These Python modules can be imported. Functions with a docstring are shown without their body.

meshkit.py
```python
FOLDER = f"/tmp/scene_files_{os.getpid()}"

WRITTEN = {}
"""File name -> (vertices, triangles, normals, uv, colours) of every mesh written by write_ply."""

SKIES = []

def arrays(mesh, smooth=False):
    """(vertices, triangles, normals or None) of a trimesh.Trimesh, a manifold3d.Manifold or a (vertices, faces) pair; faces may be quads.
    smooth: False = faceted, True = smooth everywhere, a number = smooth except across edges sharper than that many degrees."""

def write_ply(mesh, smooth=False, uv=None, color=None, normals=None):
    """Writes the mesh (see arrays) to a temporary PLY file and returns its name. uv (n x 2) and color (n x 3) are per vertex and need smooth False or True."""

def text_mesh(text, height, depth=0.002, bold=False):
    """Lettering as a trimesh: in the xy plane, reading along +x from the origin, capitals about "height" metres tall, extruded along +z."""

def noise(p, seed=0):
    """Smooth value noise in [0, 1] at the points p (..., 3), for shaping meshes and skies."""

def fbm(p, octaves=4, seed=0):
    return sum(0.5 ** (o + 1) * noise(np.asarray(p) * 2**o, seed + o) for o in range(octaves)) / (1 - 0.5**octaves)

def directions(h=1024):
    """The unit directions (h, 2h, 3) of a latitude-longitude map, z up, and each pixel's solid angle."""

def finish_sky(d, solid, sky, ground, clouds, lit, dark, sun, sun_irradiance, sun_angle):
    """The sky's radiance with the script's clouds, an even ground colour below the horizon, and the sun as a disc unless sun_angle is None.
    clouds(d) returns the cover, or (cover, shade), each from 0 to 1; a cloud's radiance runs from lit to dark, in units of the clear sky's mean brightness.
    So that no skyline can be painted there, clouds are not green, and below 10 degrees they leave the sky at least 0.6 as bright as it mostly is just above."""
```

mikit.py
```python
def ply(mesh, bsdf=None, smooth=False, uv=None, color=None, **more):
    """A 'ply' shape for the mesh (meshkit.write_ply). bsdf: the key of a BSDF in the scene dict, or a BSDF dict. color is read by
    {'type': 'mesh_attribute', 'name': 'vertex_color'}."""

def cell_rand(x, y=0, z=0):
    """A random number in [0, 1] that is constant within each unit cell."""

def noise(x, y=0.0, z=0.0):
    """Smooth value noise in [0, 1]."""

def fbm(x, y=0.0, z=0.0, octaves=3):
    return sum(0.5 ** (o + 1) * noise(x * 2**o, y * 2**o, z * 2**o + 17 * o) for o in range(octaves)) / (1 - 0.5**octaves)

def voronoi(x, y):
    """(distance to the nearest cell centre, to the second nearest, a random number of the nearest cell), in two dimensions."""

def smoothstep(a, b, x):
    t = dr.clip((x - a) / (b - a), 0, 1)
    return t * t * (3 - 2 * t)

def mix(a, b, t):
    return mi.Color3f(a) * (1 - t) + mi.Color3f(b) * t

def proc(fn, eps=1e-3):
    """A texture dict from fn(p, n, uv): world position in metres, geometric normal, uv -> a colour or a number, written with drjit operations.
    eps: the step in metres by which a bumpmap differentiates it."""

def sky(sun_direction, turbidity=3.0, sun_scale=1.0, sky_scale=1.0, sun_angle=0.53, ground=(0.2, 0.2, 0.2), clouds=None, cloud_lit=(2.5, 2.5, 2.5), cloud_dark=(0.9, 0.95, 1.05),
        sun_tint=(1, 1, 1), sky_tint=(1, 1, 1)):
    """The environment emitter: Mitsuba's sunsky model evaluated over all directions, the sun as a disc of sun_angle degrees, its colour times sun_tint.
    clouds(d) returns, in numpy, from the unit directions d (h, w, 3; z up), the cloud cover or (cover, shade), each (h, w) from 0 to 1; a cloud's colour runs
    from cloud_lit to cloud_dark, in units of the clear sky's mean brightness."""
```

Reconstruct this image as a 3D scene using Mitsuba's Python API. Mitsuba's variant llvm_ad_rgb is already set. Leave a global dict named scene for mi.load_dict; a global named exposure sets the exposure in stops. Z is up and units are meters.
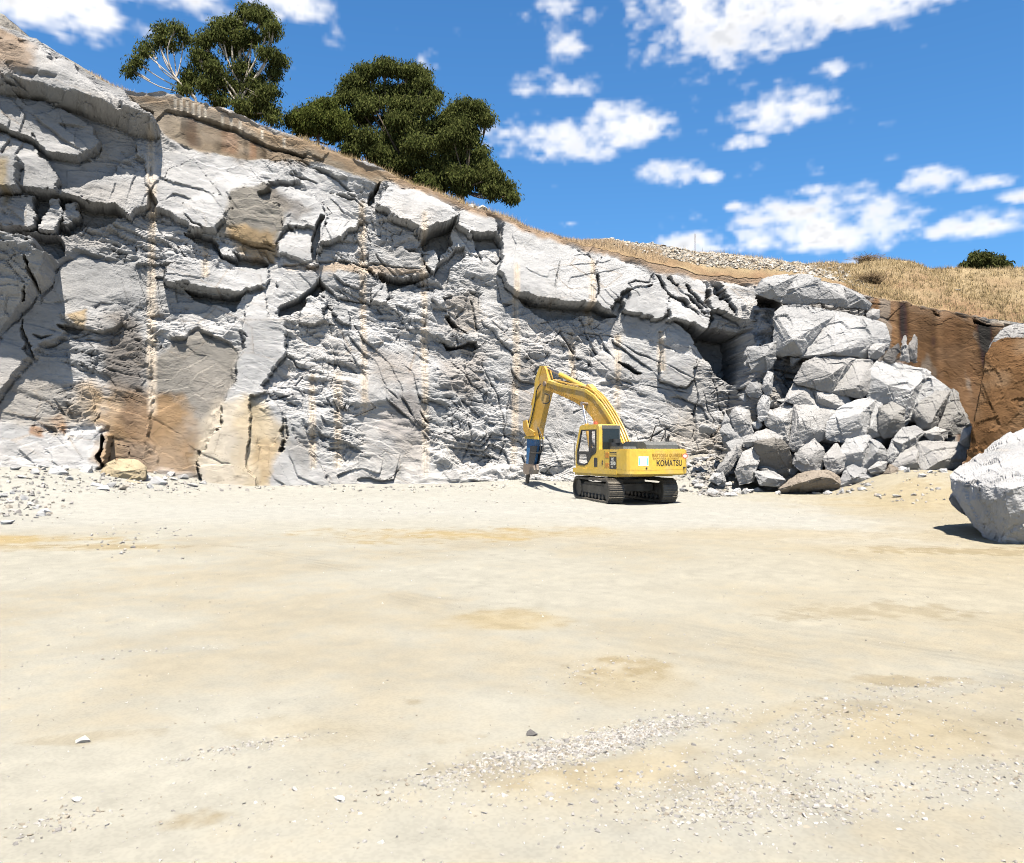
import math
import numpy as np, trimesh, shapely
import drjit as dr
import mitsuba as mi
import mikit, meshkit
from mikit import proc
from scipy.spatial import cKDTree
from scipy.interpolate import PchipInterpolator, LinearNDInterpolator

T = mi.ScalarTransform4f
CAM_Z, FOCAL, CX, HOR = 2.15, 800.0, 512.0, 447.0     # eye height in metres; the photograph's focal length, centre column and horizon row
scene, labels = {}, {}

# ---------------------------------------------------------------- camera, sky, exposure
scene['camera'] = {
    'type': 'perspective', 'fov': 2 * math.degrees(math.atan(512 / FOCAL)), 'fov_axis': 'x',
    'principal_point_offset_y': -(HOR - 431.5) / 863.0, 'near_clip': 0.1, 'far_clip': 5000.0,
    'to_world': T().look_at(origin=[0, 0, CAM_Z], target=[0, 10, CAM_Z], up=[0, 0, 1])}

# clouds: azimuth, elevation (degrees, 0 = +y), half widths, strength
CLOUDS = """
 15.5 27.2 6.4 2.7 1.0 | 23.5 27.2 7.2 1.9 1.0 | 19.5 29.5 6.2 2.4 1.0
 3.6 27.0 1.6 2.2 .55 | 3.2 24.2 2.8 .9 .75 | 2.3 20.8 4.1 1.4 1 | 7.7 21.6 3.4 1.5 1 | 4.8 20.0 2.6 .7 .7
 10.7 18.4 2.2 .85 .9 | 13.9 18.1 .8 .35 .7 | 19.0 21.8 3.6 1.5 1 | 21.8 23.6 1.9 .55 .85 | 15.9 20.0 1.7 .45 .7
 21.6 14.3 5.6 2.0 1.1 | 20.3 16.6 .9 .5 .7 | 18.5 14.8 3 1.3 .8 | 27.5 16.2 1.9 .8 .9 | 30.4 15.8 1.6 .4 .6
 30.4 13.4 2.8 .85 .95 | 32.3 14.8 1.2 .4 .7 | 13.0 13.4 2.8 1.0 1 | 17.0 13.8 .8 .4 .7 | 23.3 12.0 1.0 .35 .7 | 15.4 16.1 .5 .25 .6
 -30.5 26.0 5.0 2.6 1.1 | -33.5 27.5 5.0 3.2 1.1 | -26.0 27.8 7.5 1.7 1.0 | -16.0 28.0 3.2 1.1 .9 | -24.6 25.2 1.4 .6 .55 | -12.4 26.3 .6 .8 .3 | -6.2 25.4 .8 .5 .3 | 4.0 28.0 3.0 .5 .35 | 12.8 18.9 .8 .3 .4
"""
CLOUDS = [[float(v) for v in c.split()] for c in CLOUDS.replace('\n', '|').split('|') if c.strip()]


def clouds(d):
    az, el = np.degrees(np.arctan2(d[..., 0], d[..., 1])), np.degrees(np.arcsin(np.clip(d[..., 2], -1, 1)))
    q = d / np.maximum(d[..., 2:3], 0.06)
    wide = meshkit.fbm(np.stack([az / 9, el / 3.2, az * 0], -1), 3, 3)
    fine = meshkit.fbm(np.stack([az / 2.1, el / 1.2, az * 0], -1), 5, 11)
    # the rest of the sky: the same broken fair-weather cumulus
    over = meshkit.fbm(np.concatenate([q[..., :2] * 0.9, q[..., :1] * 0], -1), 4, 21)
    field = np.where((np.abs(az) > 37) | (el > 31.5), (over - 0.56) * 5 + 0.35 * (wide - .5), -1.0)
    for a, e, w, h, s in CLOUDS:
        r = ((az - a) / w) ** 2 + ((el - e) / np.where(el < e, h * .8, h * 1.1)) ** 2
        field = np.maximum(field, s * (1.0 - r) - 0.35 * (1 - s))
    wisp = meshkit.fbm(np.stack([az / .75 + 1.2 * fine, el / .42, az * 0], -1), 4, 31)
    f = field + (fine - 0.5) * 2.0 + (wide - .5) * .4 + (wisp - .5) * 1.6
    t = np.clip((f + 0.36) / 1.7, 0, 1)
    cover = t * t * (3 - 2 * t)
    s = np.clip((f - 0.5) / 1.0, 0, 1) * .9 * np.clip(.5 + 2.2 * (wide - .5) + 1.5 * (wisp - .5), 0, 1)
    return cover * .98, s


SUN = np.array([0.05, -0.45, 0.90])
scene['sky'] = mikit.sky(SUN.tolist(), turbidity=3, clouds=clouds, cloud_lit=(3.3, 3.25, 3.2), cloud_dark=(2.0, 2.05, 2.15), sky_scale=0.39, sun_tint=(0.95, 1.0, 1.07), sky_tint=(0.52, 0.93, 1.18), ground=(0.17, 0.16, 0.145))
exposure = 3.42


# ---------------------------------------------------------------- helpers
def sstep(a, b, x):
    t = np.clip((x - a) / (b - a), 0, 1)
    return t * t * (3 - 2 * t)


def pts(s):
    """'x,y x,y ...' -> array"""
    return np.array([[float(v) for v in p.split(',')] for p in s.split()])


def at(px, py, Y):
    """The point that the photograph shows at pixel (px, py), Y metres away."""
    return np.array([(px - CX) / FOCAL * Y, Y, CAM_Z - (py - HOR) / FOCAL * Y])


def n3(a, b, c=0.0, seed=0):
    a, b, c = np.broadcast_arrays(np.asarray(a, float), b, c)
    return meshkit.noise(np.stack([a, b, c], -1), seed) - 0.5


def f3(a, b, c=0.0, octaves=4, seed=0):
    a, b, c = np.broadcast_arrays(np.asarray(a, float), b, c)
    return meshkit.fbm(np.stack([a, b, c], -1), octaves, seed) - 0.5


def poly_distance(x, y, poly):
    """Distance to the polygon's outline, positive inside."""
    d2, inside = np.full(x.shape, 1e9), np.zeros(x.shape, bool)
    for (ax, ay), (bx, by) in zip(poly, np.roll(poly, -1, 0)):
        ex, ey = bx - ax, by - ay
        t = np.clip(((x - ax) * ex + (y - ay) * ey) / (ex * ex + ey * ey + 1e-12), 0, 1)
        d2 = np.minimum(d2, (x - ax - t * ex) ** 2 + (y - ay - t * ey) ** 2)
        c = (ay > y) != (by > y)
        inside ^= c & (x < ax + (y - ay) * ex / (ey if abs(ey) > 1e-12 else 1e-12))
    return np.where(inside, 1, -1) * np.sqrt(d2)


def line_distance(x, y, line):
    d2 = np.full(x.shape, 1e9)
    along = np.zeros(x.shape)
    n = len(line) - 1
    for i in range(n):
        (ax, ay), (bx, by) = line[i], line[i + 1]
        ex, ey = bx - ax, by - ay
        t = np.clip(((x - ax) * ex + (y - ay) * ey) / (ex * ex + ey * ey + 1e-12), 0, 1)
        dd = (x - ax - t * ex) ** 2 + (y - ay - t * ey) ** 2
        along = np.where(dd < d2, (i + t) / n, along)
        d2 = np.minimum(d2, dd)
    return np.sqrt(d2), along


def add(key, mesh, bsdf, smooth=False, color=None, to_world=None, **info):
    """One entry of the scene, numbered when the name is taken, and its labels."""
    if key in scene or key + '__' in ''.join(k for k in scene if k.startswith(key)):
        n = 1
        while f'{key}_{n:03d}' in scene:
            n += 1
        key = f'{key}_{n:03d}'
    shape = mikit.ply(mesh, bsdf, smooth, color=color) if not isinstance(mesh, dict) else dict(mesh)
    if to_world is not None:
        shape['to_world'] = to_world
    scene[key] = shape
    if info:
        labels[key] = info
    return key


# ---------------------------------------------------------------- materials
VCOL = {'type': 'mesh_attribute', 'name': 'vertex_color'}


def rock_bump(p, n, uv):
    return mikit.fbm(p.x * 16, p.y * 16, p.z * 24, 2) + .3 * mikit.noise(p.x * 60, p.y * 60, p.z * 60)


scene['rock'] = {'type': 'twosided', 'bsdf': {'type': 'bumpmap', 'arbitrary': proc(rock_bump, 0.01), 'scale': 0.022, 'bsdf': {'type': 'diffuse', 'reflectance': VCOL}}}
scene['dirt'] = {'type': 'twosided', 'bsdf': {'type': 'diffuse', 'reflectance': VCOL}}

# ---------------------------------------------------------------- the quarry wall: plan, batter, skyline
PLAN = [(at(px, HOR, Y)[0], Y) for px, Y in ((-420, 30), (-260, 32.5), (-100, 34.6), (0, 36), (120, 38), (230, 39.6), (400, 41.5), (530, 42.4), (620, 42.6), (700, 42.4), (770, 42.2), (840, 42), (880, 41.8), (950, 41.4), (1010, 40.6), (1100, 38.5), (1250, 34.5))]
plan = PchipInterpolator(*zip(*PLAN))
BATTER = 0.085
PX0, PX1 = PLAN[0][0], PLAN[-1][0]


def on_wall(px, py, d=0.0):
    """Pixels -> (X, z) on the wall's base surface moved out by d metres."""
    px, py = np.asarray(px, float), np.asarray(py, float)
    Y = np.full(px.shape, 41.0)
    for _ in range(30):
        X = np.clip((px - CX) / FOCAL * Y, PX0, PX1)
        z = CAM_Z - (py - HOR) / FOCAL * Y
        Y = .5 * Y + .5 * (plan(X) + BATTER * z - d)
    return np.stack([(px - CX) / FOCAL * Y, CAM_Z - (py - HOR) / FOCAL * Y], -1)


SKYLINE = pts("-420,-190 -260,-115 -100,-28 0,25 35,40 65,56 95,77 125,88 175,93 215,106 250,119 290,133 330,149 375,166 420,186 460,201 500,216 530,228 560,238 600,249 640,260 670,267 700,274 750,278 800,280 860,292 880,299 910,303 940,309 970,314 1010,322 1060,326 1250,345")
_e = on_wall(SKYLINE[:, 0], SKYLINE[:, 1])
edge_z = PchipInterpolator(_e[:, 0], _e[:, 1])

# ---------------------------------------------------------------- the quarry wall: relief
def facets(x, z, size, seed, stretch, angle, step, ts, tz, lean):
    """Fracture facets: every cell of a jittered lattice is a tilted plane that leans back, so that its lower edge stands proud. Also the distance to the cell's border."""
    rng = np.random.default_rng(seed)
    c, s = math.cos(math.radians(angle)), math.sin(math.radians(angle))
    wx, wz = x, z
    u, v = (wx * c + wz * s) / (size * stretch), (-wx * s + wz * c) / size
    gu, gv = np.meshgrid(np.arange(u.min() - 2, u.max() + 2), np.arange(v.min() - 2, v.max() + 2))
    seeds = np.stack([gu.ravel(), gv.ravel()], 1) + rng.uniform(-.48, .48, (gu.size, 2))
    dist, idx = cKDTree(seeds).query(np.stack([u, v], -1).reshape(-1, 2), k=2)
    i = idx[:, 0]
    sx, sz = seeds[:, 0] * size * stretch * c - seeds[:, 1] * size * s, seeds[:, 0] * size * stretch * s + seeds[:, 1] * size * c
    n = len(seeds)
    off, a, b = rng.uniform(-1, 1, n) * step, rng.normal(0, ts, n), -lean + rng.normal(0, tz, n)
    plane = off[i] + a[i] * (wx.ravel() - sx[i]) + b[i] * (wz.ravel() - sz[i])
    return plane.reshape(x.shape), ((dist[:, 1] - dist[:, 0]) * size).reshape(x.shape), rng.uniform(0, 1, n)[i].reshape(x.shape)


xs = np.concatenate([np.arange(PX0, -24.4, .22), np.arange(-24.4, 24.9, .043), np.arange(24.9, PX1, .22)])
ROWS = 390
tt = np.linspace(0, 1, ROWS)
GX = np.repeat(xs[None], ROWS, 0)
top = edge_z(xs) + .16 * n3(xs * 1.3, 0, 0, 5) + .10 * n3(xs * 5, 0, 0, 6)
GZ = -.9 + tt[:, None] * (top[None] + .9)
def shards(x, z, size, seed, stretch, angle, amp):
    """A continuous surface of flat facets meeting in ridges: heights on a jittered, stretched lattice, triangulated."""
    rng = np.random.default_rng(seed)
    c, s = math.cos(math.radians(angle)), math.sin(math.radians(angle))
    u, v = (x * c + z * s) / (size * stretch), (-x * s + z * c) / size
    gu, gv = np.meshgrid(np.arange(u.min() - 2, u.max() + 2), np.arange(v.min() - 2, v.max() + 2))
    seeds = np.stack([gu.ravel(), gv.ravel()], 1) + rng.uniform(-.5, .5, (gu.size, 2))
    h = rng.uniform(-1, 1, len(seeds))
    return amp * LinearNDInterpolator(seeds, h)(np.stack([u, v], -1).reshape(-1, 2)).reshape(x.shape)


def terrace(v, height, riser=.05):
    """Sheets peeled off one by one: flat treads with steep risers."""
    k = np.floor(v / height)
    return height * (k + np.clip((v / height - k - 1 + riser) / riser, 0, 1))


# outlines are looked up at positions jogged by flat facets, so that they run in short straight breaks
WX = GX + shards(GX, GZ, .85, 40, 1.2, 20, .20) + shards(GX, GZ, .3, 41, 1.2, 0, .07)
WZ = GZ + shards(GX, GZ, .85, 42, 1.2, 20, .20) + shards(GX, GZ, .3, 43, 1.2, 0, .07)
BROKEN = "310,340,32,42 345,380,22,60 460,345,38,55 492,430,22,55 300,395,32,28 545,345,40,34 725,400,36,70 150,250,22,95 345,250,40,25 395,170,40,20 120,330,30,40 60,215,50,25 420,300,30,30"
CALM = "395,420,28,62 640,410,60,62 215,180,60,28 100,285,48,32 560,265,45,30 215,400,60,90 415,205,35,18 30,130,60,40 640,290,40,25 290,455,40,35"
patch = f3(GX / 3.2, GZ / 2.4, 0, 3, 30)
for sign, spots in ((.22, BROKEN), (-.22, CALM)):
    for x, y, rx, ry in pts(spots):
        (cx, cz), r = on_wall(x, y), 42 / FOCAL
        patch = patch + sign * np.exp(-((GX - cx) / (rx * r)) ** 2 - ((GZ - cz) / (ry * r)) ** 2)
patch = sstep(-.14, .2, patch)          # how broken the rock is
step = sstep(-.1, .1, f3(GX / 2.2, GZ / 1.7, 5, 3, 33))
S0 = shards(GX, GZ, 2.6, 20, 1.5, -28, .42)
S1 = shards(GX, GZ, 1.0, 21, 1.7, -24, .20)
S2 = shards(GX, GZ, .40, 22, 1.8, -16, .085)
S3 = shards(GX, GZ, .17, 23, 1.8, -10, .036)
SHEET = terrace(shards(GX, GZ, 1.7, 24, 1.4, -32, .75) + .8 * S1 - .10 * GZ, .30, .05)
SHEET += .10 * GZ
CHIP = terrace(shards(GX, GZ, .62, 25, 1.9, -20, .26) + .7 * S2 - .25 * GZ, .13, .08) + .25 * GZ
CHIP2 = terrace(shards(GX, GZ, .27, 26, 2.0, -12, .12) + .5 * S3 - .35 * GZ, .06, .12) + .35 * GZ
F1, E1, R1 = facets(GX, GZ, 1.15, 11, 1.9, -22, .05, .10, .10, .20)
F0 = S0
FINE = .62 * SHEET * (.3 + .7 * step) + .6 * S1 + (.16 + .78 * patch) * (1.0 * CHIP + .75 * S2) + (.25 + .75 * patch) * (.75 * CHIP2 + S3) + .025 * f3(GX * 6, GZ * 8, 0, 3, 31)
crack = np.clip(1 - E1 / .03, 0, 1) * sstep(.85, .97, R1) * .15 * step
F2, E2, R2 = facets(GX, GZ, .5, 14, 2.4, -22, 0, 0, 0, 0)
gate = sstep(.02, .10, f3(GX * 1.1, GZ * 1.1, 8, 3, 34)) * (.25 + .75 * patch)
crack = crack + np.clip(1 - E2 / .026, 0, 1) * gate * .12
macro = .9 * f3(GX / 9, GZ / 6, 0, 2, 32)
D = macro * .7 + .8 * F0 + FINE - crack

# name of the part or '', outline in the photograph (measured), metres proud, tilt along the wall, tilt upwards (negative leans back), roughness, width of the broken edge
BLOCKS = [
    # left end: the overhanging ledge and the blocks in its shade
    ('', "-60,70 0,78 20,84 45,92 75,106 110,116 140,124 138,150 120,160 100,185 60,190 20,190 -60,185", -.34, 0, .02, .5, .1),
    ('', "-80,225 0,228 60,240 62,255 40,268 10,300 -80,330", -.9, 0, .05, .6, .1),
    ('block', "-60,84 0,86 22,88 45,97 66,106 84,122 91,136 90,150 72,158 50,154 36,144 20,134 0,128 -60,120", .4, -.05, -.16, .6, .12),
    ('block', "-60,124 8,130 30,146 44,160 58,182 52,194 28,193 0,186 -60,178", .35, .02, -.22, .7, .12),
    ('block', "-30,150 3,156 7,170 6,200 -2,206 -30,204", 1.1, .1, -.05, .3, .08),
    ('block', "54,195 78,184 98,176 122,170 143,163 148,180 140,204 126,215 104,208 80,201", .4, 0, -.3, .6, .1),
    ('', "-60,194 54,196 80,202 126,216 110,222 84,224 66,238 30,232 -60,222", -.55, 0, .0, .4, .08),
    ('block', "-10,200 12,196 32,196 28,228 -10,226", .15, 0, -.12, .4, .08),
    ('block', "44,200 60,198 62,212 48,232 32,230", .2, 0, -.1, .4, .08),
    ('block', "60,204 77,203 76,214 66,226 58,224", .1, 0, -.1, .4, .08),
    ('block', "-80,228 0,236 22,246 44,262 36,284 20,312 4,326 -80,420", 1.5, .16, .70, .5, .12),
    ('ledge', "-80,-60 0,26 35,41 66,58 95,79 112,92 130,99 143,112 142,122 122,119 100,111 80,103 60,97 38,90 18,84 0,80 -80,66", 1.45, 0, -.2, .7, .9),
    ('', "44,60 56,51 70,57 67,74 58,71 50,66", .75, -.1, .15, .3, .1),
    ('', "94,82 104,84 108,96 112,110 100,108 96,96", 1.2, 0, 0, .8, .1),
    # pale slab left of the first drill line, dark slits
    ('', "36,290 58,258 75,250 118,255 135,258 128,285 105,296 62,340 40,345 -20,420 -40,400 0,330", -.05, .05, -.14, .3, .6),
    ('', "24,296 30,290 22,308 26,336 28,360 23,352 20,320", -.28, 0, 0, .2, .05),
    ('', "34,266 38,270 41,290 41,306 37,300 36,284", -.25, 0, 0, .2, .04),
    ('block', "60,312 88,306 116,312 118,326 104,332 92,330 74,328", .18, 0, -.1, .4, .08),
    ('', "56,324 70,326 84,330 76,336 64,333", -.35, 0, 0, .2, .05),
    ('', "100,336 140,300 150,330 150,420 140,478 96,470 98,430 90,380", -.12, 0, .0, .55, .2),
    ('slab', "-60,425 0,424 40,428 70,432 92,428 101,434 104,462 86,474 40,476 -60,470", .95, .0, -.2, .35, .16),
    ('', "100,432 104,436 106,466 102,470", -.6, 0, 0, .2, .05),
    # the flat face and the white slab
    ('', "152,352 172,338 200,330 226,338 236,352 230,378 217,410 203,445 196,476 160,470 150,440 150,400", -.12, .03, .0, .12, .3),
    ('slab', "266,268 298,263 304,274 286,300 268,316 282,322 284,352 262,384 264,420 268,455 264,492 226,494 192,488 203,443 217,408 230,377 236,345 242,314 256,292", .55, -.06, -.06, .2, .14),
    ('', "246,396 262,392 272,404 276,420 276,450 280,440 282,420 300,448 318,462 330,492 250,492 246,450", .42, 0, -.05, .35, .1),
    ('', "282,384 296,388 306,398 314,412 330,430 328,437 318,432 308,414 298,400", -.05, .1, 0, .5, .06),
    # middle upper left
    ('', "142,128 160,150 225,150 285,158 300,175 268,182 230,196 222,216 215,232 190,228 165,214 150,210 142,180", .35, .02, -.2, .5, .15),
    ('block', "222,214 229,196 262,182 276,190 292,208 282,226 272,246 258,243 240,239 218,232", .45, 0, .16, .14, .1),
    ('', "184,230 216,238 224,247 262,258 270,262 266,268 240,264 222,258 212,250 200,246", -.55, 0, .1, .3, .05),
    ('block', "216,242 226,246 240,252 236,257 222,254", .1, 0, -.2, .3, .06),
    ('block', "156,264 182,252 215,262 240,264 266,268 262,281 250,286 241,295 228,295 205,289 184,284 160,282", .62, -.04, -.12, .3, .1),
    ('', "186,286 205,290 228,297 248,290 240,306 233,315 214,307 198,299", -.75, 0, 0, .2, .05),
    ('block', "258,190 290,180 318,196 328,212 322,240 312,246 296,228 284,222 276,226 284,210", .5, 0, -.2, .35, .1),
    ('block', "274,238 296,224 316,230 316,262 304,262 274,254", .4, .02, -.08, .2, .1),
    ('', "314,236 322,214 326,214 318,250 316,262 311,262", -.3, 0, 0, .2, .04),
    ('block', "326,216 352,212 362,214 356,226 344,230 338,238 318,250", .5, 0, -.25, .4, .08),
    ('', "320,248 340,238 356,240 362,246 350,252 336,252", -.25, 0, 0, .3, .06),
    ('block', "284,272 312,268 322,272 305,300 284,310 270,314 262,300", .42, .1, .10, .25, .08),
    ('', "281,310 302,296 322,272 324,284 306,304 292,318 282,318", -.6, 0, 0, .2, .04),
    ('block', "302,300 318,290 326,296 318,318 306,324 300,322", .3, 0, -.1, .3, .08),
    ('', "366,198 372,190 380,180 380,186 372,200 366,202", -.6, 0, 0, .2, .04),
    ('block', "383,178 405,182 430,191 452,200 454,216 442,221 424,232 402,226 388,216 380,204 372,200", .75, 0, -.32, .3, .12),
    ('', "424,233 441,224 453,217 453,246 444,252 440,264 430,250 424,244", -.95, 0, 0, .3, .06),
    ('block', "424,246 434,246 442,262 436,272 424,262", .2, 0, -.3, .4, .06),
    ('', "440,262 462,246 464,256 452,268 442,286 432,276", -.4, 0, 0, .3, .06),
    ('block', "455,206 474,208 494,216 496,231 480,231 470,233 456,222", .42, 0, -.2, .3, .1),
    ('', "470,233 494,230 500,242 486,247 476,246", -.55, 0, 0, .3, .05),
    ('block', "366,252 420,250 424,272 404,278 376,274 368,268", .3, 0, .1, .25, .06),
    ('', "378,272 400,278 420,279 404,286 388,292 384,282", -.7, 0, .05, .3, .05),
    ('block', "372,286 386,282 388,294 378,304 370,300", .3, 0, -.1, .3, .06),
    ('block', "333,304 345,306 347,322 338,320 332,312", .35, .2, .1, .1, .06),
    ('', "446,316 462,318 472,332 468,334 452,328", -.7, 0, 0, .5, .06),
    ('', "434,338 452,344 476,342 480,348 470,352 448,348", -.6, 0, 0, .6, .06),
    ('', "440,300 470,288 478,296 474,320 480,338 462,330 448,316", -.1, .12, .1, .5, .08),
    # the big slab above the excavator and its cave
    ('slab', "502,220 540,230 580,243 596,256 594,302 575,302 545,299 516,294 500,270", .62, .0, -.16, .22, .12),
    ('slab', "597,254 628,258 650,270 652,283 640,296 626,292 612,308 615,313 596,305", .58, .0, -.16, .22, .12),
    ('slab', "630,291 642,284 650,284 656,274 664,289 672,297 670,312 658,322 640,315 618,312 622,300", .56, .0, -.14, .22, .1),
    ('', "516,297 545,301 575,305 596,307 618,315 604,318 590,314 572,318 548,318 536,316 524,308", -.75, 0, .05, .2, .05),
    ('', "620,360 630,362 644,374 640,376 628,368", -.45, 0, 0, .2, .04),
    ('block', "664,352 680,356 696,358 694,380 680,388 664,380", .3, 0, .1, .25, .08),
    ('', "572,411 584,407 580,411 574,415", -.3, 0, 0, .2, .04),
    # the overhang on the right: leaning slabs over a dark recess
    ('', "666,320 690,326 714,328 738,330 762,324 782,316 784,345 776,352 758,368 750,384 742,392 720,376 709,364 700,352 688,338", -2.3, .05, .0, .35, .08),
    ('', "752,294 786,300 786,326 770,332 756,320", -1.4, 0, .1, .3, .06),
    ('slab', "669,312 672,297 684,302 690,310 712,322 712,328 688,326 670,321", .85, .05, -.22, .2, .08),
    ('slab', "656,272 668,276 690,296 700,308 714,318 711,323 690,309 684,300 668,292", .70, .05, -.2, .2, .08),
    ('slab', "668,274 686,276 690,290 700,300 714,310 714,318 700,307 690,295", .75, .05, -.18, .2, .08),
    ('slab', "688,280 708,276 709,296 716,310 714,316 702,300 692,290", .85, .05, -.2, .2, .08),
    ('slab', "708,278 718,282 722,294 732,308 738,316 728,316 716,310 710,296", .92, .05, -.2, .2, .08),
    ('slab', "718,276 742,284 756,292 760,302 752,318 744,322 738,314 726,296", 1.05, -.05, -.2, .2, .08),
    ('', "714,312 728,318 742,322 738,330 714,328", .3, 0, .2, .5, .06),
    ('block', "752,312 770,310 778,320 760,326 748,324", .5, 0, -.1, .25, .06),
    # the brown joint face behind the pile
    ('', "872,298 900,305 940,311 975,318 1012,326 1010,470 870,470", .1, .0, .03, .15, .12),
    ('slab', "880,301 912,305 912,311 896,311 882,307", .2, 0, 0, .3, .06),
    ('slab', "924,312 942,313 962,315 958,321 944,321 928,319", .2, 0, 0, .3, .06),
    ('slab', "975,314 1000,317 1012,322 1010,327 990,323 976,320", .2, 0, 0, .3, .06),
    ('', "757,296 800,300 872,306 888,352 905,362 935,382 956,405 970,432 968,475 880,495 752,500 742,460 748,420 754,372 757,340", 3.3, -.1, -.42, 1.6, .5),
    # the weathered band above the grey rock, left
    ('', "124,87 175,92 215,105 250,118 290,132 330,148 380,168 405,180 378,182 345,168 300,160 250,158 220,154 190,142 160,130 146,120 132,98", -.35, 0, -.1, .18, .1),
    ('ledge', "128,89 175,95 215,108 250,121 290,136 330,152 320,158 290,150 262,140 238,128 215,120 190,113 166,108 152,118 140,104", -.27, 0, -.1, .35, .1),
]
BLOCKS = [(name, pts(p), *rest) for name, p, *rest in BLOCKS]
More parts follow.
